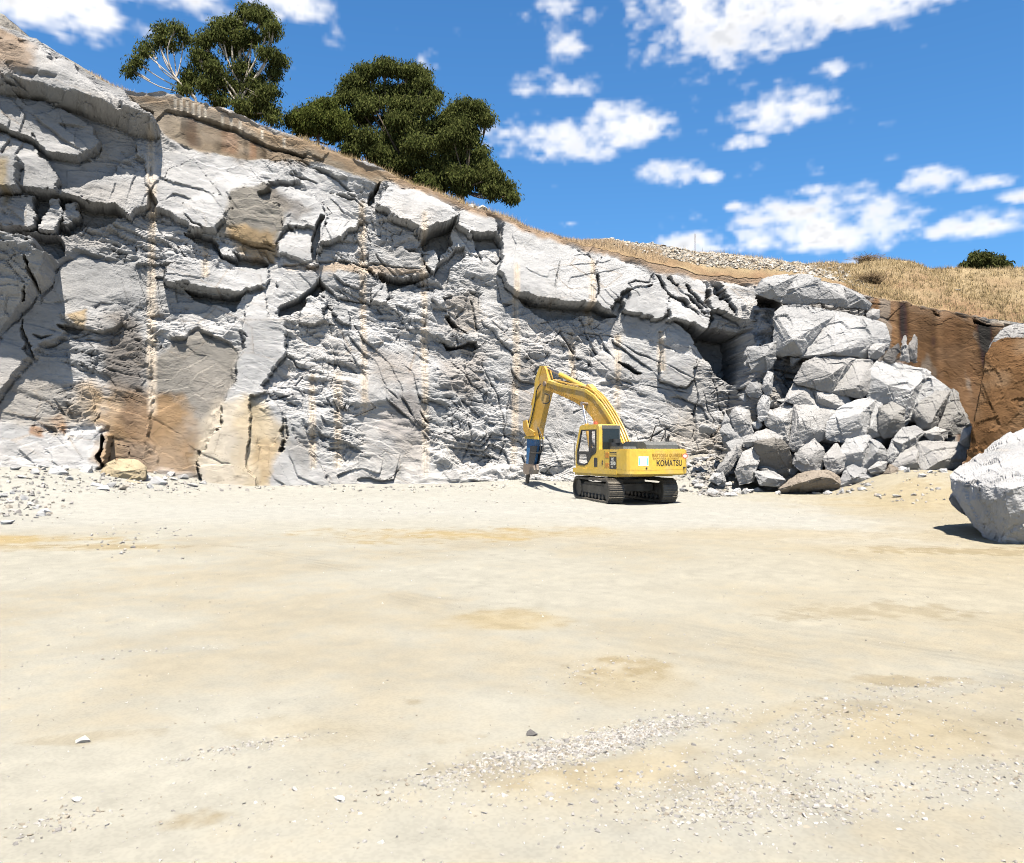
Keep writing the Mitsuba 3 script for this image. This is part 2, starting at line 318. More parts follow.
CRACKS = ["655,275 664,290 672,298 685,302 690,310 712,322|.045|.28", "640,296 632,292 628,285 636,282 648,283 652,276 656,272|.04|.2", "618,312 622,304 608,290|.035|.15", "593,255 593,300|.04|.08",
          "560,262 556,290|.04|.15", "180,214 190,222 200,228|.05|.3", "240,240 258,246 274,250|.05|.3", "148,162 146,200|.05|.15", "300,178 285,162|.04|.2", "345,190 366,200 378,210|.05|.2", "330,196 336,202 344,210|.04|.15",
          "165,107 190,112 215,120 240,129 262,140 290,150 320,160|.09|.25", "128,98 150,108 146,120|.06|.25", "312,168 330,172|.05|.2", "296,160 320,168 352,190|.05|.2", "288,172 306,176 318,182|.06|.25", "330,190 352,196 362,204|.05|.25",
          "40,345 60,340 100,330|.05|.2", "28,332 36,336 50,333|.05|.25", "395,246 430,252|.04|.2", "373,250 380,262 398,276|.05|.15", "280,265 312,262 352,262 420,268|.06|.18", "0,98 40,120|.03|.08", "52,100 62,130|.03|.1",
          "284,352 296,366 310,372|.05|.2", "262,384 276,388 292,384 304,372|.04|.12", "262,402 290,394|.06|.25", "384,388 396,400|.04|.12", "418,410 428,424|.05|.2", "476,240 482,262|.04|.2", "486,255 497,262 500,258|.05|.2",
          "470,296 476,330|.05|.25", "438,354 460,372 486,396|.05|.15", "480,360 500,400 506,440 498,470|.05|.15", "466,414 470,440 462,462|.06|.2", "510,400 505,430|.04|.15", "600,330 640,352 700,380|.04|.1", "560,330 575,352 572,390|.06|.2",
          "590,350 612,372|.04|.12", "640,440 672,428|.05|.15", "640,385 690,392|.04|.12", "585,330 620,338|.05|.12", "694,372 700,400 696,430 700,452|.05|.2", "706,392 716,420 712,442|.05|.2", "716,380 726,410 740,432|.05|.2"]
DRILLS = ["150,128 152,200 151,280 152,420", "312,372 313,470", "362,196 363,300 365,420", "424,212 424,320 426,480", "516,262 516,380 514,470", "592,258 590,330", "618,332 617,470", "572,330 574,400", "660,330 662,372", "338,370 338,470", "205,240 206,280",
          "175,96 175,106", "181,97 181,108", "187,99 187,110", "193,101 193,112", "199,103 199,114", "205,105 205,115", "222,113 222,122", "231,117 231,125", "240,120 240,130", "262,128 262,137", "284,136 284,146"]

part = np.zeros(GX.shape, np.int16)
names = ['']
block_of = np.full(GX.shape, -1, np.int16)
SOFT = macro * .45
CRUMB = .06 * f3(GX * 6, GZ * 9, 2, 3, 44)
for name, p, h, ts, tz, rough, edge in BLOCKS:
    w = on_wall(p[:, 0], p[:, 1], max(h, 0) + .1)
    lo, hi = w.min(0) - .6, w.max(0) + .6
    c0, c1 = np.searchsorted(xs, [lo[0], hi[0]])
    r = (slice(None), slice(c0, c1))
    near = (WZ[r] > lo[1]) & (WZ[r] < hi[1])
    if not near.any():
        continue
    x, z = WX[r][near], WZ[r][near]
    d = poly_distance(x, z, w) + (1 if h > 0 else .35) * (.45 * CHIP + .8 * CHIP2 + .07)[r][near]
    h = h * 1.7 - .15 if h <= -.35 and name == '' and len(p) < 16 else h
    ctr = w.mean(0)
    f = (.8 * F0 + FINE - crack)[r][near]
    rough, edge = .10 + .95 * rough, edge * .35 + .10 * max(h, 0)
    new = SOFT[r][near] + h + ts * (x - ctr[0]) + tz * (z - ctr[1]) + rough * f + .35 * CRUMB[r][near]
    t = np.clip(d / edge, 0, 1)
    t = t * (2 - t) if h > 0 else t
    sub = D[r]
    sub[near] = sub[near] * (1 - t) + new * t
    k = 0
    if name:
        names.append(name)
        k = len(names) - 1
    q = part[r]
    q[near] = np.where(d > 0, k, q[near])
for c in CRACKS:
    line, wd, dp = c.split('|')
    p = pts(line)
    w = on_wall(p[:, 0], p[:, 1], .3)
    lo, hi = w.min(0) - .5, w.max(0) + .5
    c0, c1 = np.searchsorted(xs, [lo[0], hi[0]])
    dist, al = line_distance(.5 * (WX + GX)[:, c0:c1], .5 * (WZ + GZ)[:, c0:c1], w)
    taper = (.25 + .75 * np.sin(np.pi * np.clip(al, 0, 1)) ** .6) * (.3 + meshkit.noise(np.stack([GX[:, c0:c1] * 1.5, GZ[:, c0:c1] * 1.5, GX[:, c0:c1] * 0], -1), 3))
    D[:, c0:c1] -= float(dp) * taper * np.clip(1.4 - dist / (float(wd) * taper + .01), 0, 1)
drill, mark = np.zeros(GX.shape), np.zeros(GX.shape)
for line in DRILLS:
    p = pts(line)
    w = on_wall(p[:, 0], p[:, 1])
    c0, c1 = np.searchsorted(xs, [w[:, 0].min() - .6, w[:, 0].max() + .6])
    x, z = GX[:, c0:c1], GZ[:, c0:c1]
    dist, al = line_distance(x, z, w)
    fade = sstep(0, .04, al) * sstep(0, .04, 1 - al)
    if not (len(p) > 2 or p[1, 1] - p[0, 1] > 20):
        mark[:, c0:c1] = np.maximum(mark[:, c0:c1], np.clip(1.5 - dist / .06, 0, 1) * (al > .01) * (al < .99))
    wide = .24 if len(p) > 2 or p[1, 1] - p[0, 1] > 20 else .1
    strip = np.clip(1 - dist / (wide * (.75 + .5 * meshkit.noise(np.stack([x * 0, z * .6, x * 0 + w[0, 0]], -1), 4))), 0, 1) * fade
    drill[:, c0:c1] = np.maximum(drill[:, c0:c1], strip)
    D[:, c0:c1] -= np.clip(1 - dist / .075, 0, 1) ** .5 * .08 * fade + strip * .05 * (meshkit.noise(np.stack([x * 1.5, z * 6, x * 0], -1), 78) - .5)

# undercut what stands proud: a notch under every ledge
for k in (2, 4):
    over = np.zeros(D.shape)
    over[:-k] = np.clip(D[k:] - D[:-k] - .04, 0, .22)
    D = D - .45 * over * (np.arange(ROWS) < ROWS - 12)[:, None]

nx = plan.derivative()(xs)
nn = np.stack([nx, -np.ones_like(nx)], 0) / np.sqrt(1 + nx ** 2)
calm = sstep(.0, .06, 1 - tt)[:, None]
DD = D * (0.35 + .65 * calm)
VX = GX + DD * nn[0]
VY = plan(xs)[None] + BATTER * GZ + DD * nn[1]
WALL = np.stack([VX, VY, GZ + .05 * n3(GX * 3, GZ * 3, 0, 55)], -1)

# ---------------------------------------------------------------- the quarry wall: what the rock is stained with
def rock_colour(x, y, z, seed=0):
    """Grey granite: paler and darker patches, grain."""
    m = sstep(-.25, .25, f3(x / 2.2, y / 2.2, z / 1.6, 3, 60 + seed))[..., None]
    c = np.array([.205, .216, .232]) * (1 - m) + np.array([.28, .291, .309]) * m
    return c * (1 + .22 * f3(x * 3, y * 3, z * 3, 4, 61)[..., None])


COL = rock_colour(GX, VY * .3, GZ)
def tint(mask, colour, keep=0.0):
    global COL
    grain = (1 + .5 * f3(GX * 2.2, GZ * 2.2, 4, 4, 70))[..., None]
    COL = COL * (1 - mask[..., None]) + mask[..., None] * .41 * np.array(colour) * grain


STAINS = [
    # outline, colour, strength, softness in metres
    ("-80,20 0,30 22,48 32,66 22,80 0,78 -80,66", (.42, .31, .22), .8, .5),
    ("124,87 175,92 215,105 250,118 290,132 330,148 380,168 405,180 378,184 345,170 300,160 250,158 220,154 190,142 160,130 146,120 132,98", (.36, .31, .245), .95, .15),
    ("195,112 240,128 290,148 300,160 250,158 220,154 200,146", (.26, .21, .16), .75, .7),
    ("125,86 215,104 290,131 330,147 420,182 460,199 430,194 380,178 330,156 280,140 215,112 150,98", (.43, .32, .22), .7, .25),
    ("222,214 229,196 262,182 276,190 292,208 282,226 272,246 258,243 240,239 218,232", (.33, .315, .285), .85, .25),
    ("262,184 276,188 310,212 300,222 286,212", (.22, .21, .205), .7, .3),
    ("226,226 240,222 256,232 272,228 274,262 262,258 236,250", (.52, .38, .21), .75, .3),
    ("152,352 172,338 200,330 226,338 236,352 230,378 217,410 203,445 196,476 160,470 150,440 150,400", (.335, .326, .308), .9, .3),
    ("170,398 200,440 196,480 108,476 104,440 118,406 140,396", (.42, .28, .155), .85, .7),
    ("96,392 120,380 132,400 136,440 120,470 104,470 100,430 84,424", (.50, .34, .18), .75, .6),
    ("72,386 92,378 104,398 96,424 80,420 52,428 40,420 60,412", (.50, .37, .22), .65, .6),
    ("108,318 118,310 138,322 146,360 140,420 126,436 112,400 104,370 100,340", (.20, .18, .165), .75, .5),
    ("118,410 132,400 146,414 146,470 112,470", (.30, .20, .13), .6, .6),
    ("62,314 86,308 84,330 72,326", (.56, .42, .22), .8, .15),
    ("0,168 8,168 8,206 0,206", (.50, .40, .22), .7, .2),
    ("48,418 58,412 66,424 62,432", (.48, .24, .08), .8, .15),
    ("25,424 38,428 40,436 28,434", (.42, .22, .10), .8, .12),
    ("-60,400 0,380 40,372 70,386 96,424 0,426", (.35, .34, .325), .7, .6),
    ("190,492 200,440 214,404 236,396 262,398 264,492", (.74, .68, .57), .85, .5),
    ("232,420 240,398 262,400 272,420 284,440 268,470 262,492 240,492", (.70, .60, .43), .75, .5),
    ("254,438 268,440 282,436 276,456 266,480 256,478", (.60, .44, .22), .7, .4),
    ("282,440 300,434 316,448 300,470 286,462", (.34, .335, .33), .5, .4),
    ("388,398 410,392 424,408 424,470 390,450 376,420", (.36, .335, .33), .6, .7),
    ("280,262 360,264 420,268 424,274 360,272 284,268", (.60, .45, .30), .6, .15),
    ("366,352 420,356 424,384 380,388", (.42, .40, .395), .6, .5),
    ("440,300 470,288 478,300 476,330 460,330", (.36, .33, .30), .6, .3),
    ("440,360 480,352 490,384 470,400 446,392", (.36, .32, .29), .5, .5),
    ("514,352 536,350 536,400 520,430 512,410", (.34, .33, .325), .6, .4),
    ("872,298 900,303 940,309 975,316 1012,326 1010,470 870,470", (.15, .092, .052), .95, .3),
    ("900,340 960,330 980,360 960,400 920,390", (.09, .062, .042), .7, 1.0),
    ("880,305 905,310 915,330 900,360 886,350", (.2, .14, .09), .5, .5),
    ("964,322 996,326 992,350 976,370 968,350", (.15, .13, .11), .6, .4),
    ("757,290 872,300 888,352 905,362 935,382 956,405 970,432 968,475 880,495 700,500 698,450 728,412 750,372", (.50, .505, .515), .9, .3),
    ("880,296 925,303 1012,318 1012,327 960,320 920,314 882,308", (.52, .48, .42), .8, .12),
    ("690,400 710,430 712,470 690,480 670,450", (.53, .50, .46), .6, .8),
]
streak = meshkit.noise(np.stack([GX * 3.2, GZ * .25, GX * 0], -1), 90)
for p, colour, strength, soft in STAINS:
    p = pts(p)
    w = on_wall(p[:, 0], p[:, 1], .3)
    c0, c1 = np.searchsorted(xs, [w[:, 0].min() - 1, w[:, 0].max() + 1])
    m = np.zeros(GX.shape)
    d = poly_distance(WX[:, c0:c1], WZ[:, c0:c1], w)
    m[:, c0:c1] = np.clip(.5 + d / soft + 1.6 * f3(GX * 1.3, GZ * 1.3, 0, 4, 80)[:, c0:c1], 0, 1) * strength
    tint(m, colour)
# water runs down the band and the brown face
run = np.zeros(GX.shape)
for p in ("170,104 300,148 330,160 300,160 250,158 220,154 190,142 165,120", "872,298 1012,326 1010,470 870,470"):
    p = pts(p)
    w = on_wall(p[:, 0], p[:, 1], .1)
    run = np.maximum(run, np.clip(poly_distance(WX, WZ, w) / .3, 0, 1))
COL *= (1 - run * .62 * sstep(.45, .75, streak))[..., None]
COL = COL * (1 - run[..., None] * .35 * sstep(.5, .8, meshkit.noise(np.stack([GX * 2.1, GZ * .5, GX * 0], -1), 91))[..., None] * np.array([-.5, .2, .5]))
COL *= (1 - .45 * np.clip(1 - E1 / .03, 0, 1) * sstep(.3, .7, R1) - .18 * sstep(.62, .8, meshkit.fbm(np.stack([GX * 2.4 + GZ * .8, GZ * 5.5, GX * 0], -1), 4, 93)))[..., None]
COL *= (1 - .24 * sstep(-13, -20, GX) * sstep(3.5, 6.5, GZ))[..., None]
# rock flour, tan crumbs along the drill lines and in the cracks; pale dust near the foot
tint(np.clip(drill * 1.4, 0, .8) * (.7 + .3 * sstep(-.1, .1, f3(GX * 4, GZ * 4, 0, 3, 81))), (.84, .75, .64))
tint(np.clip(1 - E1 / .12, 0, 1) * sstep(.5, .9, R1) * .4 * sstep(-.05, .15, f3(GX / 4, GZ / 4, 0, 2, 82)), (.56, .44, .32))
tint(sstep(-.02, .26, f3(GX / 2.5, GZ / 2, 0, 4, 83)) * .25, (.60, .57, .54))
tint(sstep(3.6, 0, GZ) * .45 * sstep(-12, -7, GX) * sstep(14, 10, GX), (.74, .74, .74))

tint(sstep(.50, .12, top[None] - GZ + .5 * f3(GX * 1.2, GZ * 1.2, 0, 3, 84)) * sstep(-7, -5, GX) * sstep(20, 18, GX) * .85, (.42, .30, .20))
brown = np.clip(.5 + poly_distance(WX, WZ, on_wall(*pts("872,298 900,303 940,309 975,316 1012,326 1010,470 964,470 958,405 935,382 905,362 888,352").T, .1)) / .3, 0, 1)
tint(brown * .85, (.225, .135, .075))
tint(brown * .8 * sstep(.56, .74, meshkit.fbm(np.stack([GX * 1.6, GZ * .5, GX * 0 + 9], -1), 3, 96)), (.30, .27, .24))
COL = COL * (1 + brown * (1.0 * (streak - .5) - .4 * sstep(.5, .8, meshkit.noise(np.stack([GX * 1.3, GZ * .35, GX * 0 + 4], -1), 95))))[..., None]
tint(mark * .75, (.80, .76, .68))
idx = np.arange(GX.size).reshape(GX.shape)
quads = np.stack([idx[:-1, :-1], idx[:-1, 1:], idx[1:, 1:], idx[1:, :-1]], -1).reshape(-1, 4)
qpart = part[:-1, :-1].ravel()
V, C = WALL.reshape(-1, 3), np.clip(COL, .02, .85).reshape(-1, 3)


def submesh(q):
    tri = np.vstack([q[:, [0, 1, 2]], q[:, [0, 2, 3]]])
    used, inv = np.unique(tri, return_inverse=True)
    return (V[used], inv.reshape(-1, 3)), C[used]


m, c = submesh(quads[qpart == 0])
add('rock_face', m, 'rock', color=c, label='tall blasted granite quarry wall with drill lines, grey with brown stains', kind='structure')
for k in range(1, len(names)):
    q = quads[qpart == k]
    if len(q) > 12:
        m, c = submesh(q)
        add('rock_face__' + names[k], m, 'rock', color=c)

# ---------------------------------------------------------------- the hill above the wall
bs = np.concatenate([[0], np.cumsum(np.concatenate([np.full(60, .16), np.geomspace(.2, 40, 45)]))])
hx = xs[::2]
# how far (pixels of the photograph) the ground behind shows above the rock edge; it climbs along the line of sight to do so
rise_px = pts("-420,0 0,0 480,0 540,3 600,9 640,15 700,20 760,20 800,19 850,22 880,32 910,38 940,46 970,50 1010,56 1250,60")
rx = (rise_px[:, 0] - CX) / FOCAL * 42
rise = PchipInterpolator(rx, rise_px[:, 1] / FOCAL * 49)(hx) + sstep(1, 6, hx) * 6.5 * (edge_z(hx) - CAM_Z) / 42
HX = np.repeat(hx[:, None], len(bs), 1)
edge = WALL[-1, ::2]
HY = edge[:, 1:2] + bs[None]
HX = edge[:, 0:1] + HX * 0 + np.sign(hx)[:, None] * np.maximum(bs[None] - 15, 0) * np.clip(np.abs(hx)[:, None] / 24, 0, 1) ** 3 * .9
lowpass = np.convolve(np.pad(edge[:, 2], 15, 'edge'), np.ones(31) / 31, 'valid')
ez = edge[:, 2:3] * np.clip(1 - bs / 1.2, 0, 1)[None] + lowpass[:, None] * np.clip(bs / 1.2, 0, 1)[None]
HZ = ez + rise[:, None] * np.clip(bs / 6.5, 0, 1)[None] ** .9 + .10 * sstep(.2, 1, bs)[None] - .0 * bs[None]
lump = sstep(.1, 1.5, bs)[None]
berm = np.exp(-((hx - 10.5) / 6.0) ** 2)[:, None] * .45 * np.exp(-((bs - 3.0) / 2.0) ** 2)[None]
HZ = HZ + lump * (.5 * f3(HX / 3, HY / 3, 0, 4, 101) + .12 * f3(HX * 1.5, HY * 1.5, 0, 3, 102)) + berm
HZ += np.maximum(bs[None] - 7, 0) * np.where(hx > 17, .10, -.02)[:, None] * np.exp(-bs[None] / 60)


def hill_z(x, b):
    """Height and y of the hill b metres behind the edge."""
    i = np.clip(np.searchsorted(hx, x), 0, len(hx) - 1)
    return HY[i, np.clip(np.searchsorted(bs, b), 0, len(bs) - 1)], HZ[i, np.clip(np.searchsorted(bs, b), 0, len(bs) - 1)]


dry = np.array([.47, .385, .25])
soil = np.array([.33, .215, .14])
m = np.clip(.5 + 1.8 * f3(HX / 1.6, HY / 1.6, 0, 4, 103) + .35 * sstep(.3, 1.6, bs)[None], 0, 1)[..., None]
HC = soil * (1 - m) + dry * m
grey = (np.exp(-((hx - 11.0) / 7.0) ** 2)[:, None] * sstep(.9, 2.0, bs)[None] * np.clip(1.3 - (hx[:, None] > 19) * 1.3, 0, 1))[..., None] * .85
HC = HC * (1 - grey) + grey * np.array([.50, .48, .44])
stone = (np.clip((-16 - hx) / 3, 0, 1)[:, None] * (bs[None] < 6))[..., None]
HC = HC * (1 - stone) + stone * np.array([.42, .41, .39])
HC = .38 * HC * (1 + .5 * f3(HX * 2, HY * 2, 0, 4, 104))[..., None]


def soil_bump(p, n, uv):
    return mikit.fbm(p.x * 3, p.y * 3, p.z * 3, 5)


scene['hill_soil'] = {'type': 'twosided', 'bsdf': {'type': 'bumpmap', 'arbitrary': proc(soil_bump, .01), 'scale': .22, 'bsdf': {'type': 'diffuse', 'reflectance': VCOL}}}
hi = np.arange(HX.size).reshape(HX.shape)
hq = np.stack([hi[:-1, :-1], hi[1:, :-1], hi[1:, 1:], hi[:-1, 1:]], -1).reshape(-1, 4)
add('hill', (np.stack([HX, HY, HZ], -1).reshape(-1, 3), hq), 'hill_soil', True, np.clip(HC, .02, .8).reshape(-1, 3), kind='structure', label='dry grassy hillside with red brown soil above the quarry wall')


# ---------------------------------------------------------------- the quarry floor
def ground_z(x, y):
    z = 1.22 * sstep(-12, -22.5, x) * sstep(20, 34, y) + .25 * sstep(-6, -16, x) * sstep(33, 40, y)
    z = z + .16 * np.exp(-((x - 1.2) / 3.0) ** 2) * sstep(37.4, 40.6, y) + .2 * sstep(38.5, 41.5, y) * sstep(-14, -9, x) * sstep(14, 10, x)
    z = z + 1.0 * sstep(13.2, 17.5, x) * sstep(27, 34.5, y) + .12 * sstep(9, 13, x) * sstep(31, 36, y)
    z = z + .16 * f3(x / 5, y / 5, 0, 3, 110) + .045 * f3(x / .9, y / .9, 0, 3, 111)
    z = z + 1.5 * np.exp(-((x - 9.9) / 1.9) ** 2) * sstep(36.0, 40.5, y)
    # shallow ruts that curve away from the near right to the far left
    u = (x * .42 + y * .91 + 1.6 * n3(x / 9, y / 9, 0, 112))
    z = z + .035 * (meshkit.noise(np.stack([u * 2.2, x * .12, x * 0], -1), 113) - .5) * sstep(40, 14, y)
    return z


gx = np.concatenate([-np.geomspace(900, 32, 26), np.arange(-31.4, 31.5, .17), np.geomspace(32, 900, 26)])
gy = np.concatenate([-np.geomspace(900, 3, 18), np.arange(-2, 2.5, .5), np.geomspace(2.6, 46, 380), np.geomspace(47, 900, 22)])
QX, QY = np.meshgrid(gx, gy)
QZ = ground_z(QX, QY)
QZ = np.where((np.abs(QX) > 31.5) | (QY > 46) | (QY < 2), np.where(QY > 46, -.5, QZ * .5), QZ)


def ground_colour(p, n, uv):
    x, y = p.x, p.y
    big = mikit.fbm(x / 4.5 + 3, y / 4.5, 0, 4)
    mid = mikit.fbm(x / 1.1, y / 1.1, 3, 4)
    u = x * .45 + y * .9 + 2.2 * (mikit.noise(x / 7, y / 7) - .5)
    drag = mikit.fbm(u * 1.5, x * .22, 0, 3)
    pale, tan, ochre, white = mi.Color3f(.53, .51, .465), mi.Color3f(.49, .445, .37), mi.Color3f(.51, .41, .25), mi.Color3f(.575, .57, .56)
    clod = mikit.fbm(x * 5, y * 5, 5, 4)
    c = mikit.mix(pale, tan, mikit.smoothstep(.40, .62, .50 * big + .30 * mid + .20 * clod))
    right = mikit.smoothstep(-3, 13, x + 4 * (big - .5)) * mikit.smoothstep(5, 12, y)
    c = mikit.mix(c, mi.Color3f(.53, .455, .33), right * .65)
    dust = mikit.smoothstep(17, 25, y + 10 * (big - .5)) * (1 - .85 * mikit.smoothstep(8, 13, x + 3 * (mid - .5)))
    c = mikit.mix(c, white, dust * .85)
    for (ax, ay, rx, ry, s) in ((-2.0, 19.6, 3.0, 1.6, .95), (1.2, 20.2, 1.6, 1.4, .6), (-.2, 9.8, .9, .7, .7), (1.0, 7.4, .55, .8, .5), (-5.2, 6.0, .7, .5, .35), (-1.4, 5.9, .6, .4, .35), (-13.0, 18.6, 3.2, 1.0, 1.0), (-9.5, 17.2, 2.5, .6, .5), (7.2, 19.5, 4.0, 1.2, .3), (15, 30, 3, 3, .5), (.7, 5.1, 1.2, .6, .45), (2.8, 6.0, 1.3, .6, .45), (13, 20, 2, 1.2, .5)):
        r = dr.square((x - ax) / rx) + dr.square((y - ay) / ry)
        c = mikit.mix(c, ochre, s * mikit.smoothstep(1.6, -.2, r + 3.0 * (mid - .5) + 1.8 * (clod - .5)))
    for (ax, ay, rx, ry, sl, s) in ((.5, 5.6, 1.3, .30, .62, .8), (2.2, 6.05, 1.1, .3, .9, .5), (1.45, 4.75, 1.2, .45, .2, .6), (3.1, 5.2, 1.1, .4, .3, .5), (3.7, 7.1, 1.0, .25, .3, .5), (-1.85, 5.6, .6, .2, .4, .4), (-3.9, 8.3, 1.8, .2, .5, .3)):
        r = dr.square((x - ax) / rx) + dr.square((y - ay - sl * (x - ax)) / ry)
        c = mikit.mix(c, mi.Color3f(.49, .48, .455), s * mikit.smoothstep(1.4, .1, r + 2.4 * (mid - .5) + 2.4 * (clod - .5)))
    for (ax, ay, rx, ry, s) in ((.85, 7.7, .5, .35, .8), (-.45, 5.75, .25, .16, .8), (-1.0, 6.6, .25, .12, .7), (-1.75, 4.55, .22, .14, .9), (-3.1, 5.9, .5, .12, .5), (3.6, 7.3, .6, .16, .8), (4.8, 10.5, 1.3, .5, .6), (9.2, 16.5, 2.2, .5, .8), (12.2, 17.0, 1.6, .35, .8), (2.9, 6.5, .5, .3, .5), (-9.5, 17.3, 3.5, .3, .7), (.2, 5.1, .9, .2, .5)):
        r = dr.square((x - ax) / rx) + dr.square((y - ay) / ry)
        c = mikit.mix(c, mi.Color3f(.40, .32, .20), s * .75 * mikit.smoothstep(1.5, -.3, r + 3.0 * (mid - .5) + 4.0 * (clod - .5)))
    # wheel marks: pairs of tread bands on wide arcs, pressed darker where the dust is thin
    for (ax, ay, R) in ((-16, 3.0, 21.0), (-16, 3.0, 23.1), (-30, -6, 33.5), (-30, -6, 35.7), (24, 30, 29.0), (24, 30, 31.2)):
        q = dr.sqrt(dr.square(x - ax) + dr.square(y - ay)) - R + .5 * (mid - .5)
        lug = .6 + .4 * dr.sin(26 * (x * .6 + y * .8) + 9 * q)
        c = c * (1 - .085 * mikit.smoothstep(.34, .16, dr.abs(q)) * lug * mikit.smoothstep(.35, .6, big))
    grit = mikit.noise(x * 60, y * 60, 1)
    c = c * (0.93 + .07 * mikit.smoothstep(.2, .7, grit) + .26 * (clod - .5) + .07 * (drag - .5))
    return c * mi.Color3f(.378, .396, .394)


def ground_bump(p, n, uv):
    return .5 * mikit.fbm(p.x * 2.5, p.y * 2.5, 0, 4) + .16 * mikit.fbm(p.x * 16, p.y * 16, 4, 3)


scene['floor_dirt'] = {'type': 'twosided', 'bsdf': {'type': 'bumpmap', 'arbitrary': proc(ground_bump, .01), 'scale': .05, 'bsdf': {'type': 'diffuse', 'reflectance': proc(ground_colour)}}}
gi = np.arange(QX.size).reshape(QX.shape)
gq = np.stack([gi[:-1, :-1], gi[:-1, 1:], gi[1:, 1:], gi[1:, :-1]], -1).reshape(-1, 4)
add('ground', (np.stack([QX, QY, QZ], -1).reshape(-1, 3), gq), 'floor_dirt', True, kind='structure', label='pale sandy quarry floor with wheel marks and scattered gravel')

# ---------------------------------------------------------------- loose rock
def on_ground(px, py):
    """Where the rays through the pixels (px, py) meet the quarry floor."""
    px, py = np.asarray(px, float), np.asarray(py, float)
    Y = np.full(px.shape, 30.0)
    for _ in range(60):
        g = ground_z((px - CX) / FOCAL * Y, Y)
        Y = .6 * Y + .4 * np.clip((CAM_Z - g) * FOCAL / (py - HOR), 2.5, 40)
    x = (px - CX) / FOCAL * Y
    return np.stack([x, Y, ground_z(x, Y)], -1)


def chipped(points, seed, size=.12, chips=16, depth=.10, rough=.03, colour=None, seedc=0):
    """A broken stone: the hull of the points, with flat chips knocked off, and its vertex colours."""
    rng = np.random.default_rng(seed)
    m = trimesh.convex.convex_hull(np.asarray(points, float))
    c, r = m.vertices.mean(0), np.linalg.norm(m.extents) / 2
    v, f = trimesh.remesh.subdivide_to_size(m.vertices, m.faces, max(min(size, r / 14), r / 34))
    m = trimesh.Trimesh(v, f)
    m.merge_vertices()
    v = np.array(m.vertices)
    for k in range(chips):
        n = rng.normal(size=3)
        n /= np.linalg.norm(n)
        h = (v - c) @ n
        cut = max(np.percentile(h, rng.uniform(97, 99.9)), h.max() - depth * r)
        v = v - np.maximum(h - cut, 0)[:, None] * n * .96
    n = np.array(trimesh.Trimesh(v, m.faces, process=False).vertex_normals)
    g = v + 7.3 * seed
    # fracture steps: flat shards of the rock lifted off along a few tilted planes
    d = np.zeros(len(v))
    for sc, amp in ((.8, .07), (.3, .03), (.12, .010)):
        q = g / sc
        q = q + .6 * n3(q[:, 0] * .7, q[:, 1] * .7, q[:, 2] * .7, seed)[:, None]
        cells = np.floor(q @ np.array([[.8, .3, -.2], [-.3, .8, .4], [.35, -.3, 1.1]]))
        hsh = np.abs(np.sin(cells @ np.array([12.9898, 78.233, 37.719])) * 43758.5453) % 1
        tilt = ((q @ np.array([[.8, .3, -.2], [-.3, .8, .4], [.35, -.3, 1.1]]) - cells - .5) * (hsh[:, None] - .5)).sum(1)
        d += amp * min(1, r * 1.2) * ((hsh - .5) + .9 * tilt) * (rough / .035)
    d += rough * .5 * f3(g[:, 0] * 6, g[:, 1] * 6, g[:, 2] * 8, 3, 6)
    v = v + n * d[:, None]
    if colour is None:
        col = rock_colour(g[:, 0], g[:, 1], g[:, 2]) * rng.uniform(.98, 1.2)
    else:
        col = np.array(colour) * (1 + .5 * f3(g[:, 0] * 1.5, g[:, 1] * 1.5, g[:, 2] * 1.2, 4, 8))[:, None]
    return (v, np.array(m.faces)), np.clip(col, .02, .8)


def stone_points(outline, Y, back, front, rng):
    """3D points of a stone from its measured outline (px,py[,nearer or farther in m]) at the distance Y."""
    o = np.array([[*map(float, p.split(',')), 0][:3] for p in outline.split()])
    o[:, :2] += .10 * (o[:, :2] - o[:, :2].mean(0))
    fr = np.array([[*map(float, p.split(',')), 0][:3] for p in front.split()]).reshape(-1, 3)
    ps = [at(x, y, Y + d + (rng.uniform(-.1, .1) if d == 0 else 0)) for x, y, d in o] + [at(x, y, Y - d) for x, y, d in fr]
    c = np.mean(ps, 0)
    for x, y, d in o:
        p = at(x, y, Y + back * rng.uniform(.8, 1.2))
        q = at(c[0] * 0 + CX + FOCAL * c[0] / c[1], HOR - FOCAL * (c[2] - CAM_Z) / c[1], Y + back)
        ps.append(q + (p - q) * rng.uniform(.8, .95))
    return np.array(ps)


